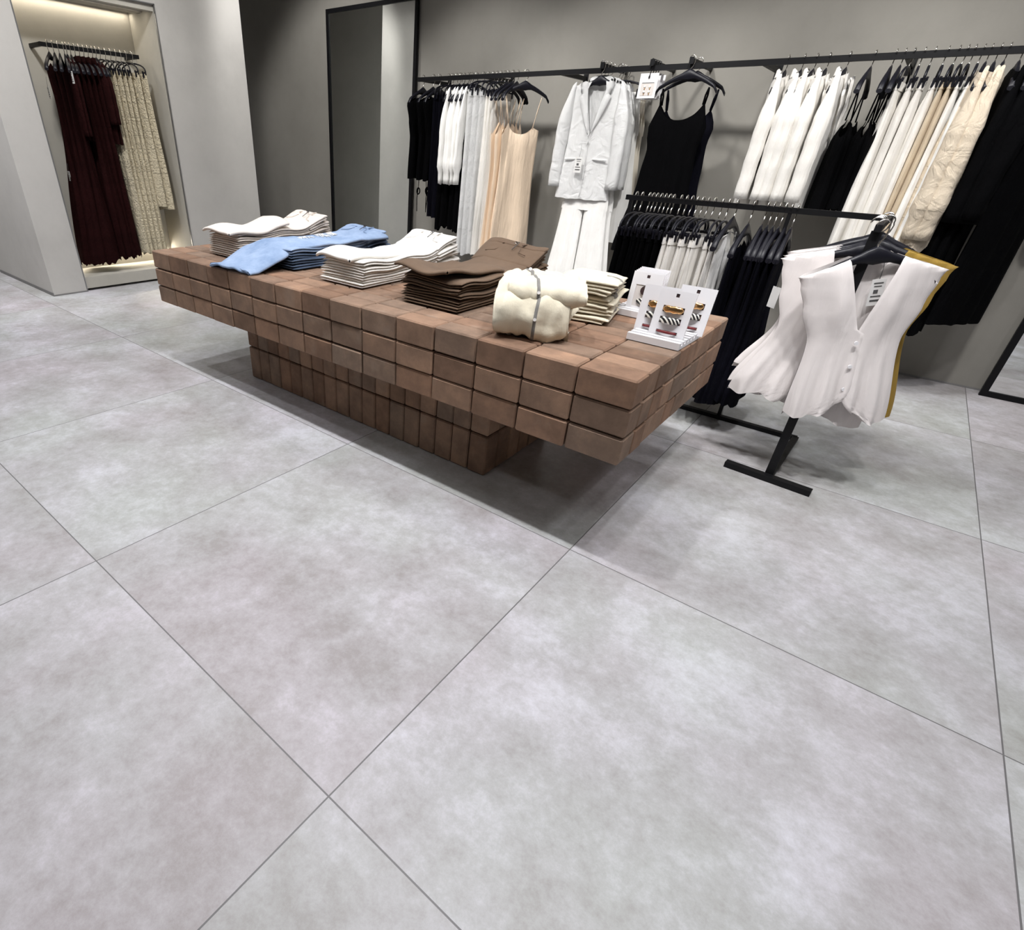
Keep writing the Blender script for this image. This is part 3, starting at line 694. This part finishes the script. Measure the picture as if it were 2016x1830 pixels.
rs = dict(y=KY, ztop=KZ + .012)
series([.545, .575, .615, .635, .655, .678, .70, .722, .742], 'black trousers on the floor rack', 'trousers', 'black trousers on the rack', kind='trousers', mat=MT['ink'], L=.80, D=.012, style='clip', width=.30, amp=.008, seed0=401, Wh=.175, flare=.15, spread=.06, drop=.085, name='trousers', **rs)
series([.78, .808, .835, .862, .888, .915, .945, .982, 1.012], 'cream shorts on the floor rack', 'shorts', 'cream shorts on the rack', kind='trousers', mat=MT['ivory'], L=.44, D=.019, style='clip', width=.30, amp=.010, seed0=471, Wh=.175, flare=.13, spread=.02, drop=.085, hem=.01, name='shorts', **rs)
series([1.05], 'white camisole after the cream shorts', 'top', 'white camisole', kind='slip', mat=MT['white2'], L=.52, D=.02, strap=.05, W0=.13, W1=.18, seed0=541, name='camisole', neck=.1, **rs)
series([1.125, 1.185, 1.21, 1.235, 1.26, 1.285, 1.31], 'long black dresses on the floor rack', 'dress', 'long black dresses on the rack', kind='top', mat=MT['navy'], L=.80, D=[(0, .010), (.2, .016), (.8, .050)], seed0=551, amp=.014, folds=5, hem=.02, Wt=[(0, .09), (.06, .175), (.12, .19), (.30, .19), (.80, .27)], drop=.125, dz=.0, width=.36, **rs)

# vests on the front arm
VX = 1.665
vests = [(2.31, .40, .15, .012, 'stone white sleeveless vest foremost on the rack arm, buttoned front showing', MT['vest'], .655, 1.06),
         (2.385, .04, -.04, -.012, 'stone white vest second on the rack arm, its left half showing', MT['vest'], .66, 1.16),
         (2.43, .10, -.07, -.012, 'stone white vest third on the rack arm', MT['vest'], .64, 1.14),
         (2.48, .02, -.10, -.012, 'stone white vest fourth on the rack arm', MT['vest'], .60, 1.12),
         (2.53, .04, .0, -.01, 'stone white vest, rearmost of the pale vests', MT['vest'], .60, 1.0),
         (2.58, .02, .12, .012, 'mustard yellow sleeveless vest behind the white vests', MT['mustard'], .68, 1.13)]
for i, (y, rz, ry, dx, lab, m_, L, k) in enumerate(vests):
    g = on_rail(VX - .01 + dx, None, lab, 'vest', 'vests on the rack arm', 601 + i*3, rz=rz, hl='broad black hanger under the ' + ' '.join(lab.split()[:11]).rstrip(','), kind='vest', mat=m_, L=L + .02, D=.034 if i == 0 else .022, y=y, ztop=KZ + .012, ry=-ry, width=.40, amp=.012, folds=5, hem=.012, drop=.115, name='vest', scale_w=k, dz=.046, hemw=.175 if i == 0 else .225 if i < 4 else .18)
    if i == 0: price_tag(g, .035, .004, -.17, .3, 1.15)
for i, (y, rz) in enumerate(((2.70, .25), (2.76, -.15))):
    lab = ('plain black sleeveless top behind the mustard vest' if i == 0 else 'rearmost black sleeveless top on the rack arm')
    on_rail(VX - .01, None, lab, 'top', 'black tops on the rack arm', 631 + i, rz=rz, hl='broad black hanger of the ' + lab, kind='slip', mat=MT['ink'], L=.42, D=.02, y=y, ztop=KZ + .012, width=.46, strap=.10, name='top')

# ---------------------------------------------------------------- niche rail and clothes
NX, NZ = -4.20, 1.895
e = empty('niche_rail', (NX, 2.23, NZ)); tag(e, 'short black clothes rail inside the lit wall niche', 'clothes rail')
b = MB(); bx(b, -.012, .012, -.41, .41, -.015, .015); b.build('rail', MT['black'], e)
for y in (-.398, .398):
    b = MB(); bx(b, -.224, 0, y - .012, y + .012, -.014, .014); b.build('bracket', MT['black'], e)
def niche_series(ys, names, cat, group, **kw):
    n_ = len(ys)
    for i, y in enumerate(ys):
        k2 = dict(kw); sd = k2.pop('seed0') + i*5; rj = random.Random(sd)
        L = k2.pop('L') + rj.uniform(-1, 1)*k2.pop('dL', .02)
        order = ORD[i] + ' from the left of the ' + NUM[n_] + ' ' + names
        if isinstance(k2.get('ysway'), list): k2['ysway'] = k2['ysway'][i]
        rzz = k2.pop('rz', 0.0); rzz = rzz[i] if isinstance(rzz, list) else rzz
        on_rail(NX, None, order, cat, group, sd, rz=rzz + rj.uniform(-.04, .04), y=y, ztop=NZ + .015, L=L, hl='black hanger, ' + order.replace('from the left of', 'of'), **k2)
niche_series([1.88, 1.92, 1.96, 2.0], 'long burgundy dresses in the niche', 'dress', 'burgundy dresses at the left of the niche', kind='top', mat=MT['burg'], L=1.60, D=[(0, .012), (.3, .018), (1.6, .085)], Wt=[(0, .09), (.06, .185), (.10, .195), (.3, .15), (1.6, .19)], rz=[-.62, -.52, -.44, -.36], ysway=[-.034, -.03, -.022, -.01], width=.38, seed0=701, amp=.014, hem=.03, folds=4, dz=0)
niche_series([2.02, 2.05], 'short burgundy jackets in the niche', 'jacket', 'burgundy jackets in the niche', kind='blouse', mat=MT['burg'], L=.62, D=.018, scale_w=.74, sl=.55, width=.36, rz=-.25, seed0=721, amp=.008, cuff=False)
niche_series([2.085, 2.12, 2.155, 2.19], 'long burgundy skirts beside the jackets', 'skirt', 'burgundy skirts in the niche', kind='skirt', mat=MT['burg'], L=1.59, D=.022, W0=.14, W1=.19, width=.36, rz=[-.2, -.15, -.1, 0], seed0=741, amp=.014, folds=4, hem=.03, flareD=2.2)
niche_series([2.225, 2.255], 'flared burgundy tops next to the cream dresses', 'top', 'burgundy tops in the niche', kind='blouse', mat=MT['burg'], L=.64, D=.022, scale_w=.74, sl=.45, width=.36, seed0=761, amp=.012, cuff=False)
niche_series([2.29, 2.335, 2.38, 2.425, 2.47], 'long cream lace skirts in the niche', 'skirt', 'cream lace skirts', kind='skirt', mat=MT['lace'], L=1.50, D=.026, W0=.14, W1=.19, style='clip', width=.28, seed0=781, amp=.014, folds=4, drop=.07, hem=.015, flareD=1.8)
niche_series([2.515, 2.57], 'cream lace dresses against the niche side wall', 'dress', 'cream lace dresses', kind='skirt', mat=MT['lace'], L=1.10, D=.024, W0=.15, W1=.20, style='clip', width=.28, seed0=801, amp=.012, folds=3, drop=.07, flareD=3.0, rz=[.2, .35])

def named(part):
    return [o for o in COL.objects if o.get('label', '') .startswith(part) and o.get('category') != 'hanger']
price_tag(named('first from the left of the four long burgundy')[0], .12, -.045, -.25, .5, 1.0)
price_tag(named('first from the left of the two short burgundy')[0], .19, -.03, -.16, .4, 1.0)
price_tag(named('second from the left of the four long burgundy')[0], .15, -.10, -.86, .5, .9)
price_tag(named('seventh from the left of the seven long black dresses')[0], -.21, -.045, -.24, .8, 1.1)

# ---------------------------------------------------------------- folded clothes on the table
TZ = .7
def folded(name, x0, x1, y0, y1, zfun, t, mat, lobes=2, seed=0, parent=None, rnd_=.0022, lip=.5, w0=None):
    """a folded garment: lobes thin rounded layers from front y0 to back y1"""
    rj = random.Random(seed); b = MB(); ph = rj.uniform(0, 6.28)
    th = t / lobes; ny = 22; seg = 14
    for li in range(lobes):
        dx0 = rj.uniform(-rnd_, rnd_); dx1 = rj.uniform(-rnd_, rnd_); dy = rj.uniform(0, .005)
        rows = []
        for i in range(ny + 1):
            v = i / ny; y = lerp(y0 + dy, y1 - rj.uniform(0, .002), v)
            ends = min(1, (min(v, 1 - v) * ny / 1.2 + .06) ** .5)
            cx_ = (x0 + x1) / 2 + (dx0 + dx1) / 2; hw = (x1 - x0) / 2 + dx0
            hw = hw * (1 + .02*math.sin(5*v + ph))
            row = []
            for j in range(seg):
                a = 2*PI*j/seg; ca, sa = math.cos(a), math.sin(a)
                sx = math.copysign(abs(ca)**.35, ca); sz = math.copysign(abs(sa)**.6, sa)
                u = sx
                zc = zfun(u, y) + th*(li + .5)
                row.append((cx_ + hw*sx, y, zc + th*.56*sz*ends))
            rows.append(row)
        bb = b.quad_grid(rows, closed=True); b.cap(bb, seg, True); b.cap(bb + ny*seg, seg)
    o = b.build(name, mat, parent); return o

def trouser_stack(n_, x0, x1, y0, y1, mat, t, noun, group, backlift, seed, lobes=2, top_mat=None, wave=.006):
    base_mat = mat
    items = []
    for i in range(n_):
        rj = random.Random(seed + i); px = rj.uniform(-.006, .006); sh = rj.uniform(-.008, .008)
        lab = noun + ', ' + ('bottom' if i == 0 else 'topmost' if i == n_-1 else ORD[i] + ' from the bottom') + ' of its stack'
        e = empty('folded_trousers', ((x0+x1)/2, (y0+y1)/2, TZ + i*t)); tag(e, lab, 'trousers', group)
        cx_, cy_ = (x0+x1)/2, (y0+y1)/2
        mat = top_mat if (top_mat and i == n_ - 1) else base_mat
        def zf(u, y, i=i, ph=rj.uniform(0, 6.28)):
            v = (y + cy_ - y0) / (y1 - y0)
            lift = backlift * (i + .3) / n_ * max(0, (v - .45) / .55) ** 1.6 + (.010*math.sin(5*v*PI + .6*u) * (i / n_)) + wave*(i/n_)*math.sin(3*u + 7*v + ph)
            side = -.006 * (u*u) * (i / n_)
            return lift + side + .002
        yb = y1 - cy_ - .012*i + sh*.6
        folded('legs', x0 - cx_ + px, x1 - cx_ + px, y0 - cy_ + sh*.6 + .002*i, y1 - cy_ - .14, zf, t*.97, mat, lobes, seed + i, e)
        folded('hip', x0 - cx_ + px - .012, x1 - cx_ + px + .012, y1 - cy_ - .20, yb, lambda u, y, z=zf: z(u, y) + .001, t*1.05, mat, 2, seed + 50 + i, e, .006)
        wbd = folded('waistband', x0 - cx_ + px - .006, x1 - cx_ + px + .010, yb - .035, yb + .006, lambda u, y, z=zf: z(u, y) + .0015, t*1.18, mat, 2, seed + 80 + i, e, .003)
        items.append((e, zf, yb))
    e, zf, yb = items[-1]; zt = t*1.15
    def pz(x, y): return zf(0, y) + zt
    q = MB(); q.tube([(.0, yb - .016, pz(0, yb) + .001), (.0, yb - .016, pz(0, yb) + .005)], .008, 10); q.build('button', MT['chrome'], e)
    for s in (-1, 1):
        q = MB(); q.tube([(s*.05, yb - .05, pz(0, yb - .05)), (s*.065, yb - .09, pz(0, yb - .09)), (s*.11, yb - .105, pz(0, yb - .105) - .001)], .002, 5); q.build('pocket_seam', mat, e)
        q = MB(); q.box((s*.055, yb - .016, pz(0, yb) + .002), (.010, .045, .004), None, .001); q.build('belt_loop', mat, e)
    q = MB(); q.tube([(.012, yb - .02, pz(0, yb) + .004), (.02, yb - .045, pz(0, yb) + .014), (.03, yb - .03, pz(0, yb) + .012), (.022, yb - .08, pz(0, yb - .08) + .004)], .002, 5); q.build('tag_string', MT['print'], e)
    return items
def flap(name, e, x0, x1, y0, y1, zfn, t, mat, seed=0, skew=0.0, curl=.0):
    """loose top fold: a thick sheet lying over the stack"""
    b = MB(); nx, ny = 18, 18; rj = random.Random(seed); ph = rj.uniform(0, 6.28)
    def P(i, j, k):
        u, v = i/nx, j/ny; x = lerp(x0, x1, u) + skew*(v - .5); y = lerp(y0, y1, v) + .012*math.sin(3*u + ph)
        z = zfn(u, v) + (t if k else 0) - t*.5*(2*abs(u-.5))**8
        return (x, y, z)
    rows = [[P(i, j, 1) for i in range(nx+1)] for j in range(ny+1)]; b.quad_grid(rows)
    rows = [[P(i, j, 0) for i in range(nx+1)] for j in range(ny+1)]; b.quad_grid(rows)
    for j in (0, ny): b.quad_grid([[P(i, j, 0) for i in range(nx+1)], [(P(i, j, .5)[0], P(i, j, .5)[1] + (-.4 if j == 0 else .4)*t, (P(i, j, 0)[2] + P(i, j, 1)[2])/2) for i in range(nx+1)], [P(i, j, 1) for i in range(nx+1)]])
    for i in (0, nx): b.quad_grid([[P(i, j, 0) for j in range(ny+1)], [(P(i, j, 1)[0] + (-.4 if i == 0 else .4)*t, P(i, j, 1)[1], (P(i, j, 0)[2] + P(i, j, 1)[2])/2) for j in range(ny+1)], [P(i, j, 1) for j in range(ny+1)]])
    o = fixn(b.build(name, mat, e)); return o

# oatmeal jeans
it = trouser_stack(6, -1.335, -1.045, 1.385, 2.10, MT['oat'], .0225, 'oatmeal folded jeans', 'oatmeal jeans stack', .075, 900)
e, zf, yb = it[-1]
flap('folded_leg', e, -.150, .150, -.385, .02, lambda u, v: zf(2*u-1, -.36 + .38*v) + .020 + .012*math.sin(PI*v)*abs(math.sin(PI*u*1.0)) + (.030*max(0, v-.6)/.4), .014, MT['oat'], 3)
# blue jeans
it = trouser_stack(4, -.925, -.615, 1.42, 2.16, MT['dblue'], .026, 'faded blue folded jeans', 'blue jeans stack', .05, 930, top_mat=MT['blue'])
e, zf, yb = it[-1]
def drape(u, v):                         # the topmost pair slides down onto the bricks in front
    y = lerp(-.60, .30, v); yy = y + 1.79
    h = .104 if yy > 1.50 else max(.003, .104 - .104*((1.50 - yy)/.27)**1.15) if yy > 1.23 else .003
    return TZ + h + .012*math.sin(PI*u) * (yy < 1.6) + .05*max(0, (v - .62))*.6 + .003*math.sin(9*u + 7*v) + .010*noise.noise(Vector((u*3, v*7, 2.0))) + .006*noise.noise(Vector((u*7 + v*4, v*12, 5.0))) - e.location.z
fl = flap('draped_leg', e, -.175, .150, -.60, .30, drape, .013, MT['blue'], 5, skew=.10)
fl['label'] = 'light blue faded leg with torn knees'
for k, (cx_, cy_) in enumerate(((-.055, -.11), (-.03, .0), (-.045, .06))):
    q = MB(); rj = random.Random(k)
    for s in range(15):
        x = cx_ + rj.uniform(-.035, .035); y = cy_ + rj.uniform(-.025, .025); v = (y + .6)/.9
        z = drape((x - .10*(v - .5) + .175)/.325, v) + .0145
        q.tube([(x - .024, y + rj.uniform(-.012, .012), z - .001), (x, y, z + .003), (x + .024, y + rj.uniform(-.012, .012), z - .001)], .0026, 5)
    q.build('torn_knee', MT['thread'], e)
q = MB(); q.tube([(lerp(-.175, .150, i/12) - .05, -.603 + .012*math.sin(3*i/12), drape(i/12, 0) + .008) for i in range(13)], .006, 6); q.build('frayed_hem', MT['dblue'], e)
# white jeans
it = trouser_stack(5, -.372, -.082, 1.40, 2.14, MT['wjean'], .023, 'white folded jeans', 'white jeans stack', .075, 960)
e, zf, yb = it[-1]
flap('folded_leg', e, -.155, .10, -.375, -.08, lambda u, v: zf(2*u-1, -.36 + .28*v) + .022 + .012*abs(math.sin(PI*v)), .016, MT['wjean'], 8, skew=.04)
# brown trousers
it = trouser_stack(5, .165, .475, 1.385, 2.10, MT['brown'], .0225, 'brown twill folded trousers', 'brown trousers stack', .10, 990, wave=.012)
e, zf, yb = it[-1]
flap('folded_leg', e, -.165, .12, -.36, -.02, lambda u, v: zf(2*u-1, -.34 + .34*v) + .020 + .030*(u - .5)**2*2 + .02*(1 - v), .014, MT['brown'], 9, skew=.05)

# cream cardigans, two stacks
def cardi_stack(n_, cx_, cy_, w, dpt, rz, t, noun, group, seed):
    out = []
    for i in range(n_):
        rj = random.Random(seed + i)
        lab = noun + ', ' + ('bottom' if i == 0 else 'topmost' if i == n_-1 else ORD[i] + ' from the bottom') + ' of its pile'
        e = empty('folded_cardigan', (cx_ + rj.uniform(-.008, .008), cy_ + rj.uniform(-.008, .008), TZ + i*t), rz + rj.uniform(-.13, .13)); tag(e, lab, 'cardigan', group)
        ph = rj.uniform(0, 6.28)
        zf = lambda u, y, ph=ph, i=i: .003 + .006*math.sin(9*y + ph)*(i > 0) + .006*math.sin(3*u + ph)*(i/n_) - .006*u*u + .010*noise.noise(Vector((u*1.5 + ph, y*9, ph)))*(i > 0)
        folded('body', -w/2, w/2, -dpt/2, dpt/2, zf, t*1.0, MT['knit'], 2, seed + i, e, .01)
        q = MB(); q.tube([(w*.5*math.cos(a) * 1.0, -dpt*.12 + .02*math.sin(2*a), .003 + t*.55 + t*.56*math.sin(a)) for a in [-.5 + (PI*.5)*k/8 for k in range(9)]], (.004, .010), 6); q.build('trim', MT['grey'], e)
        out.append(e)
    return out
st = cardi_stack(4, .80, 1.46, .21, .25, .35, .034, 'cream knit cardigan with grey trim', 'front cardigan pile', 1020)
e = st[-1]
def path_at(path, v):
    d_ = [0]
    for a, c in zip(path, path[1:]): d_.append(d_[-1] + math.hypot(c[0]-a[0], c[1]-a[1]))
    t = v * d_[-1]
    for k in range(len(path) - 1):
        if t <= d_[k+1] + 1e-9:
            q_ = (t - d_[k]) / max(1e-9, d_[k+1] - d_[k]); a, c = path[k], path[k+1]
            return lerp(a[0], c[0], q_), lerp(a[1], c[1], q_)
    return path[-1]
def smooth_path(path, it_=3):
    for _ in range(it_):
        o = [path[0]]
        for a, c in zip(path, path[1:]): o += [(lerp(a[0], c[0], .25), lerp(a[1], c[1], .25)), (lerp(a[0], c[0], .75), lerp(a[1], c[1], .75))]
        path = o + [path[-1]]
    return path
def drape_cloth(name, e, x0, x1, path, t, mat, amp, seed, sc_=11.0, skew=0.0, trim=None, trim_mat=None):
    path = smooth_path(path); nx, ny = 34, 40
    def P(u, v, k):
        y, z = path_at(path, v); y2, z2 = path_at(path, min(1, v + .02)); y1, z1 = path_at(path, max(0, v - .02))
        ty, tz = y2 - y1, z2 - z1; L_ = math.hypot(ty, tz) or 1; ny_, nz_ = tz/L_, -ty/L_
        if nz_ < 0 and v < .4: ny_, nz_ = -ny_, -nz_
        if v >= .4 and ny_ > 0: ny_, nz_ = -ny_, -nz_
        n_ = noise.noise(Vector((u*2.2*sc_/11 + seed*3.1, v*3.0, seed))) * amp*1.4 + noise.noise(Vector((u*5 + v*4, v*4 - u*3, seed + 9))) * amp*1.0 + abs(noise.noise(Vector((u*4 - v*3, v*7 + u*3, seed + 19)))) * amp*.8 + amp*.5*math.sin(7*u + 9*v + seed)*(v > .45)*(v - .45)
        end = -t*1.2*(2*abs(u - .5))**10
        return (lerp(x0, x1, u) + skew*(v - .5) + .010*math.sin(5*v + seed), y + ny_*(n_ + (t if k else 0) + end*k), z + nz_*(n_ + (t if k else 0) + end*k))
    b = MB()
    for k in (1, 0): b.quad_grid([[P(i/nx, j/ny, k) for i in range(nx+1)] for j in range(ny+1)])
    for u in (0, 1): b.quad_grid([[P(u, j/ny, k) for j in range(ny+1)] for k in (0, 1)])
    for v in (0, 1): b.quad_grid([[P(i/nx, v, k) for i in range(nx+1)] for k in (0, 1)])
    o = fixn(b.build(name, mat, e))
    if trim is not None:
        q = MB(); rows = []
        for j in range(ny + 1):
            v = j/ny; u = trim + .10*math.sin(2.2*v + seed)
            row = []
            for w_ in (-.026, -.015, 0, .015, .026):
                a = P(u + w_, v, 1); c = P(u + w_, v, 0); lift = 1.12 if abs(w_) < .02 else .9
                row.append(tuple(c[m] + (a[m] - c[m])*lift for m in range(3)))
            rows.append(row)
        q.quad_grid(rows); q.build('grey_edge', trim_mat, e)
        for v in (.30, .72):
            a = P(trim + .10*math.sin(2.2*v + seed), v, 1); q = MB(); q.tube([(a[0], a[1] - .001, a[2] + .001), (a[0], a[1] - .005, a[2] + .004)], .006, 10); q.build('snap_button', MT['chrome'], e)
    return o
drape_cloth('front_drape', e, -.155, .105, [(.08, .045), (.0, .052), (-.09, .050), (-.150, .030), (-.185, -.02), (-.180, -.07), (-.150, -.092), (-.11, -.088)], .010, MT['knit'], .020, 2, trim=.60, trim_mat=MT['grey'])
drape_cloth('upper_fold', e, -.135, .135, [(.11, .066), (.02, .078), (-.08, .082), (-.135, .070), (-.150, .045), (-.128, .022), (-.06, .024)], .013, MT['knit'], .016, 5, skew=.03, trim=.36, trim_mat=MT['grey'])
st = cardi_stack(6, .83, 1.80, .24, .28, .15, .026, 'cream knit cardigan lying flat', 'rear cardigan pile', 1060)

# ---------------------------------------------------------------- card displays
def clip_card(cx_, y, z, lab, group, rz=0.0, w=.125, h=.165, kind='clip', tilt=-.17):
    e = empty('hair_clip_card', (cx_, y, z), rz, tilt); tag(e, lab, 'hair clips', group)
    t = .004; b = MB()
    if kind == 'clip':
        zs = [(.018, .028), (.052, .074), (.090, .112)]      # openings
        prev = 0; oy = 0
        ww = w*.30
        bx(b, -w/2, -ww, 0, t, 0, h); bx(b, ww, w/2, 0, t, 0, h)
        for z0, z1 in zs: bx(b, -ww, ww, 0, t, prev, z0); prev = z1
        bx(b, -ww, ww, 0, t, prev, h - .022); bx(b, -ww, -.006, 0, t, h - .022, h - .010); bx(b, .006, ww, 0, t, h - .022, h - .010); bx(b, -ww, ww, 0, t, h - .010, h)
        b.build('card', MT['card'], e)
        q = MB(); bx(q, -ww + .002, ww - .002, t*.55, t*.9, .01, h - .008); q.build('card_backing', MT['dark'], e)
        for (z0, z1), m_, r_, nm in zip(zs, (MT['red'], MT['stripe'], MT['gold']), (.005, .0115, .012), ('red_hair_clip', 'striped_hair_clip', 'gold_hair_clip')):
            zc = (z0 + z1)/2; L = ww*(.95 if r_ < .01 else .93); q = MB()
            rows = []
            for i in range(15):
                u = -1 + i/7; k = (1 - abs(u)**6)**.5 if abs(u) < 1 else .25; k = max(k, .3); bow = .010*(1 - u*u)
                rows.append([(L*u, -.002 - bow + .004*math.cos(a), zc + r_*k*math.sin(a)*(1 + (.12*math.sin(9*u) if r_ > .011 else 0))) for a in [2*PI*j/10 for j in range(10)]])
            bb = q.quad_grid(rows, closed=True); q.cap(bb, 10, True); q.cap(bb + 14*10, 10); q.build(nm, m_, e)
    else:
        bx(b, -w/2, w/2, 0, t, 0, .02); bx(b, -w/2, w/2, 0, t, h*.68, h); bx(b, -w/2, -w*.33, 0, t, .02, h*.68); bx(b, w*.33, w/2, 0, t, .02, h*.68)
        b.build('card', MT['card'], e)
        q = MB(); bx(q, -w*.33, w*.33, t*.6, t, .02, h*.68); q.build('card_panel', MT['cardp'], e)
        q = MB(); bx(q, -.006, .006, -.0006, .0, h - .02, h - .009); q.build('card_mark', MT['dark'], e)
        q = MB(); q.tube([(.0, -.004, .085), (.0, .002, .085)], .018, 16); q.build('round_hair_clip', MT['dark'], e)
        q = MB(); rows = [[(.024*u, -.006*(1-u*u) - .001, .042 + .012*math.sin(a)*(1 - u*u*.6)) for a in [2*PI*j/8 for j in range(8)]] for u in [-1 + i/4 for i in range(9)]]
        rows = [[(p[0], p[1] + .003*math.cos(2*PI*j/8), p[2]) for j, p in enumerate(r_)] for r_ in rows]
        q.quad_grid(rows, closed=True); q.build('striped_hair_clip', MT['stripe'], e)
    return e
def card_base(x0, x1, y0, y1, rz, lab, n_):
    e = empty('card_stand', ((x0+x1)/2, (y0+y1)/2, TZ), rz); tag(e, lab, 'display stand', 'white card stands')
    w, dpt = x1 - x0, y1 - y0; b = MB()
    pit = dpt / n_
    bx(b, -w/2, w/2, -dpt/2, dpt/2, 0, .012)
    for k in range(n_): bx(b, -w/2, w/2, -dpt/2 + k*pit, -dpt/2 + k*pit + pit*.62, .012, .024)
    b.build('ridged_base', MT['card'], e)
card_base(1.10, 1.287, 1.575, 1.80, -.03, 'white ridged card stand nearest the table end', 7)
card_base(.905, 1.088, 1.895, 2.12, -.06, 'white ridged card stand near the back edge of the table', 7)
clip_card(1.212, 1.632, .714, 'white card of hair clips, foremost of the three by the table end', 'hair clip cards', -.04)
clip_card(1.150, 1.668, .714, 'white card of hair clips, partly hidden on the left of the three', 'hair clip cards', .10)
clip_card(1.243, 1.760, .714, 'white card of hair clips, rearmost of the three', 'hair clip cards', -.06)
for i in range(5):
    clip_card(1.003 - .004*i, 1.945 + .030*i, .714, 'white framed hair clip card, ' + ('front' if i == 0 else ORD[i]) + ' of the row of five', 'framed clip cards', -.04, kind='frame', h=.155, tilt=-.10)
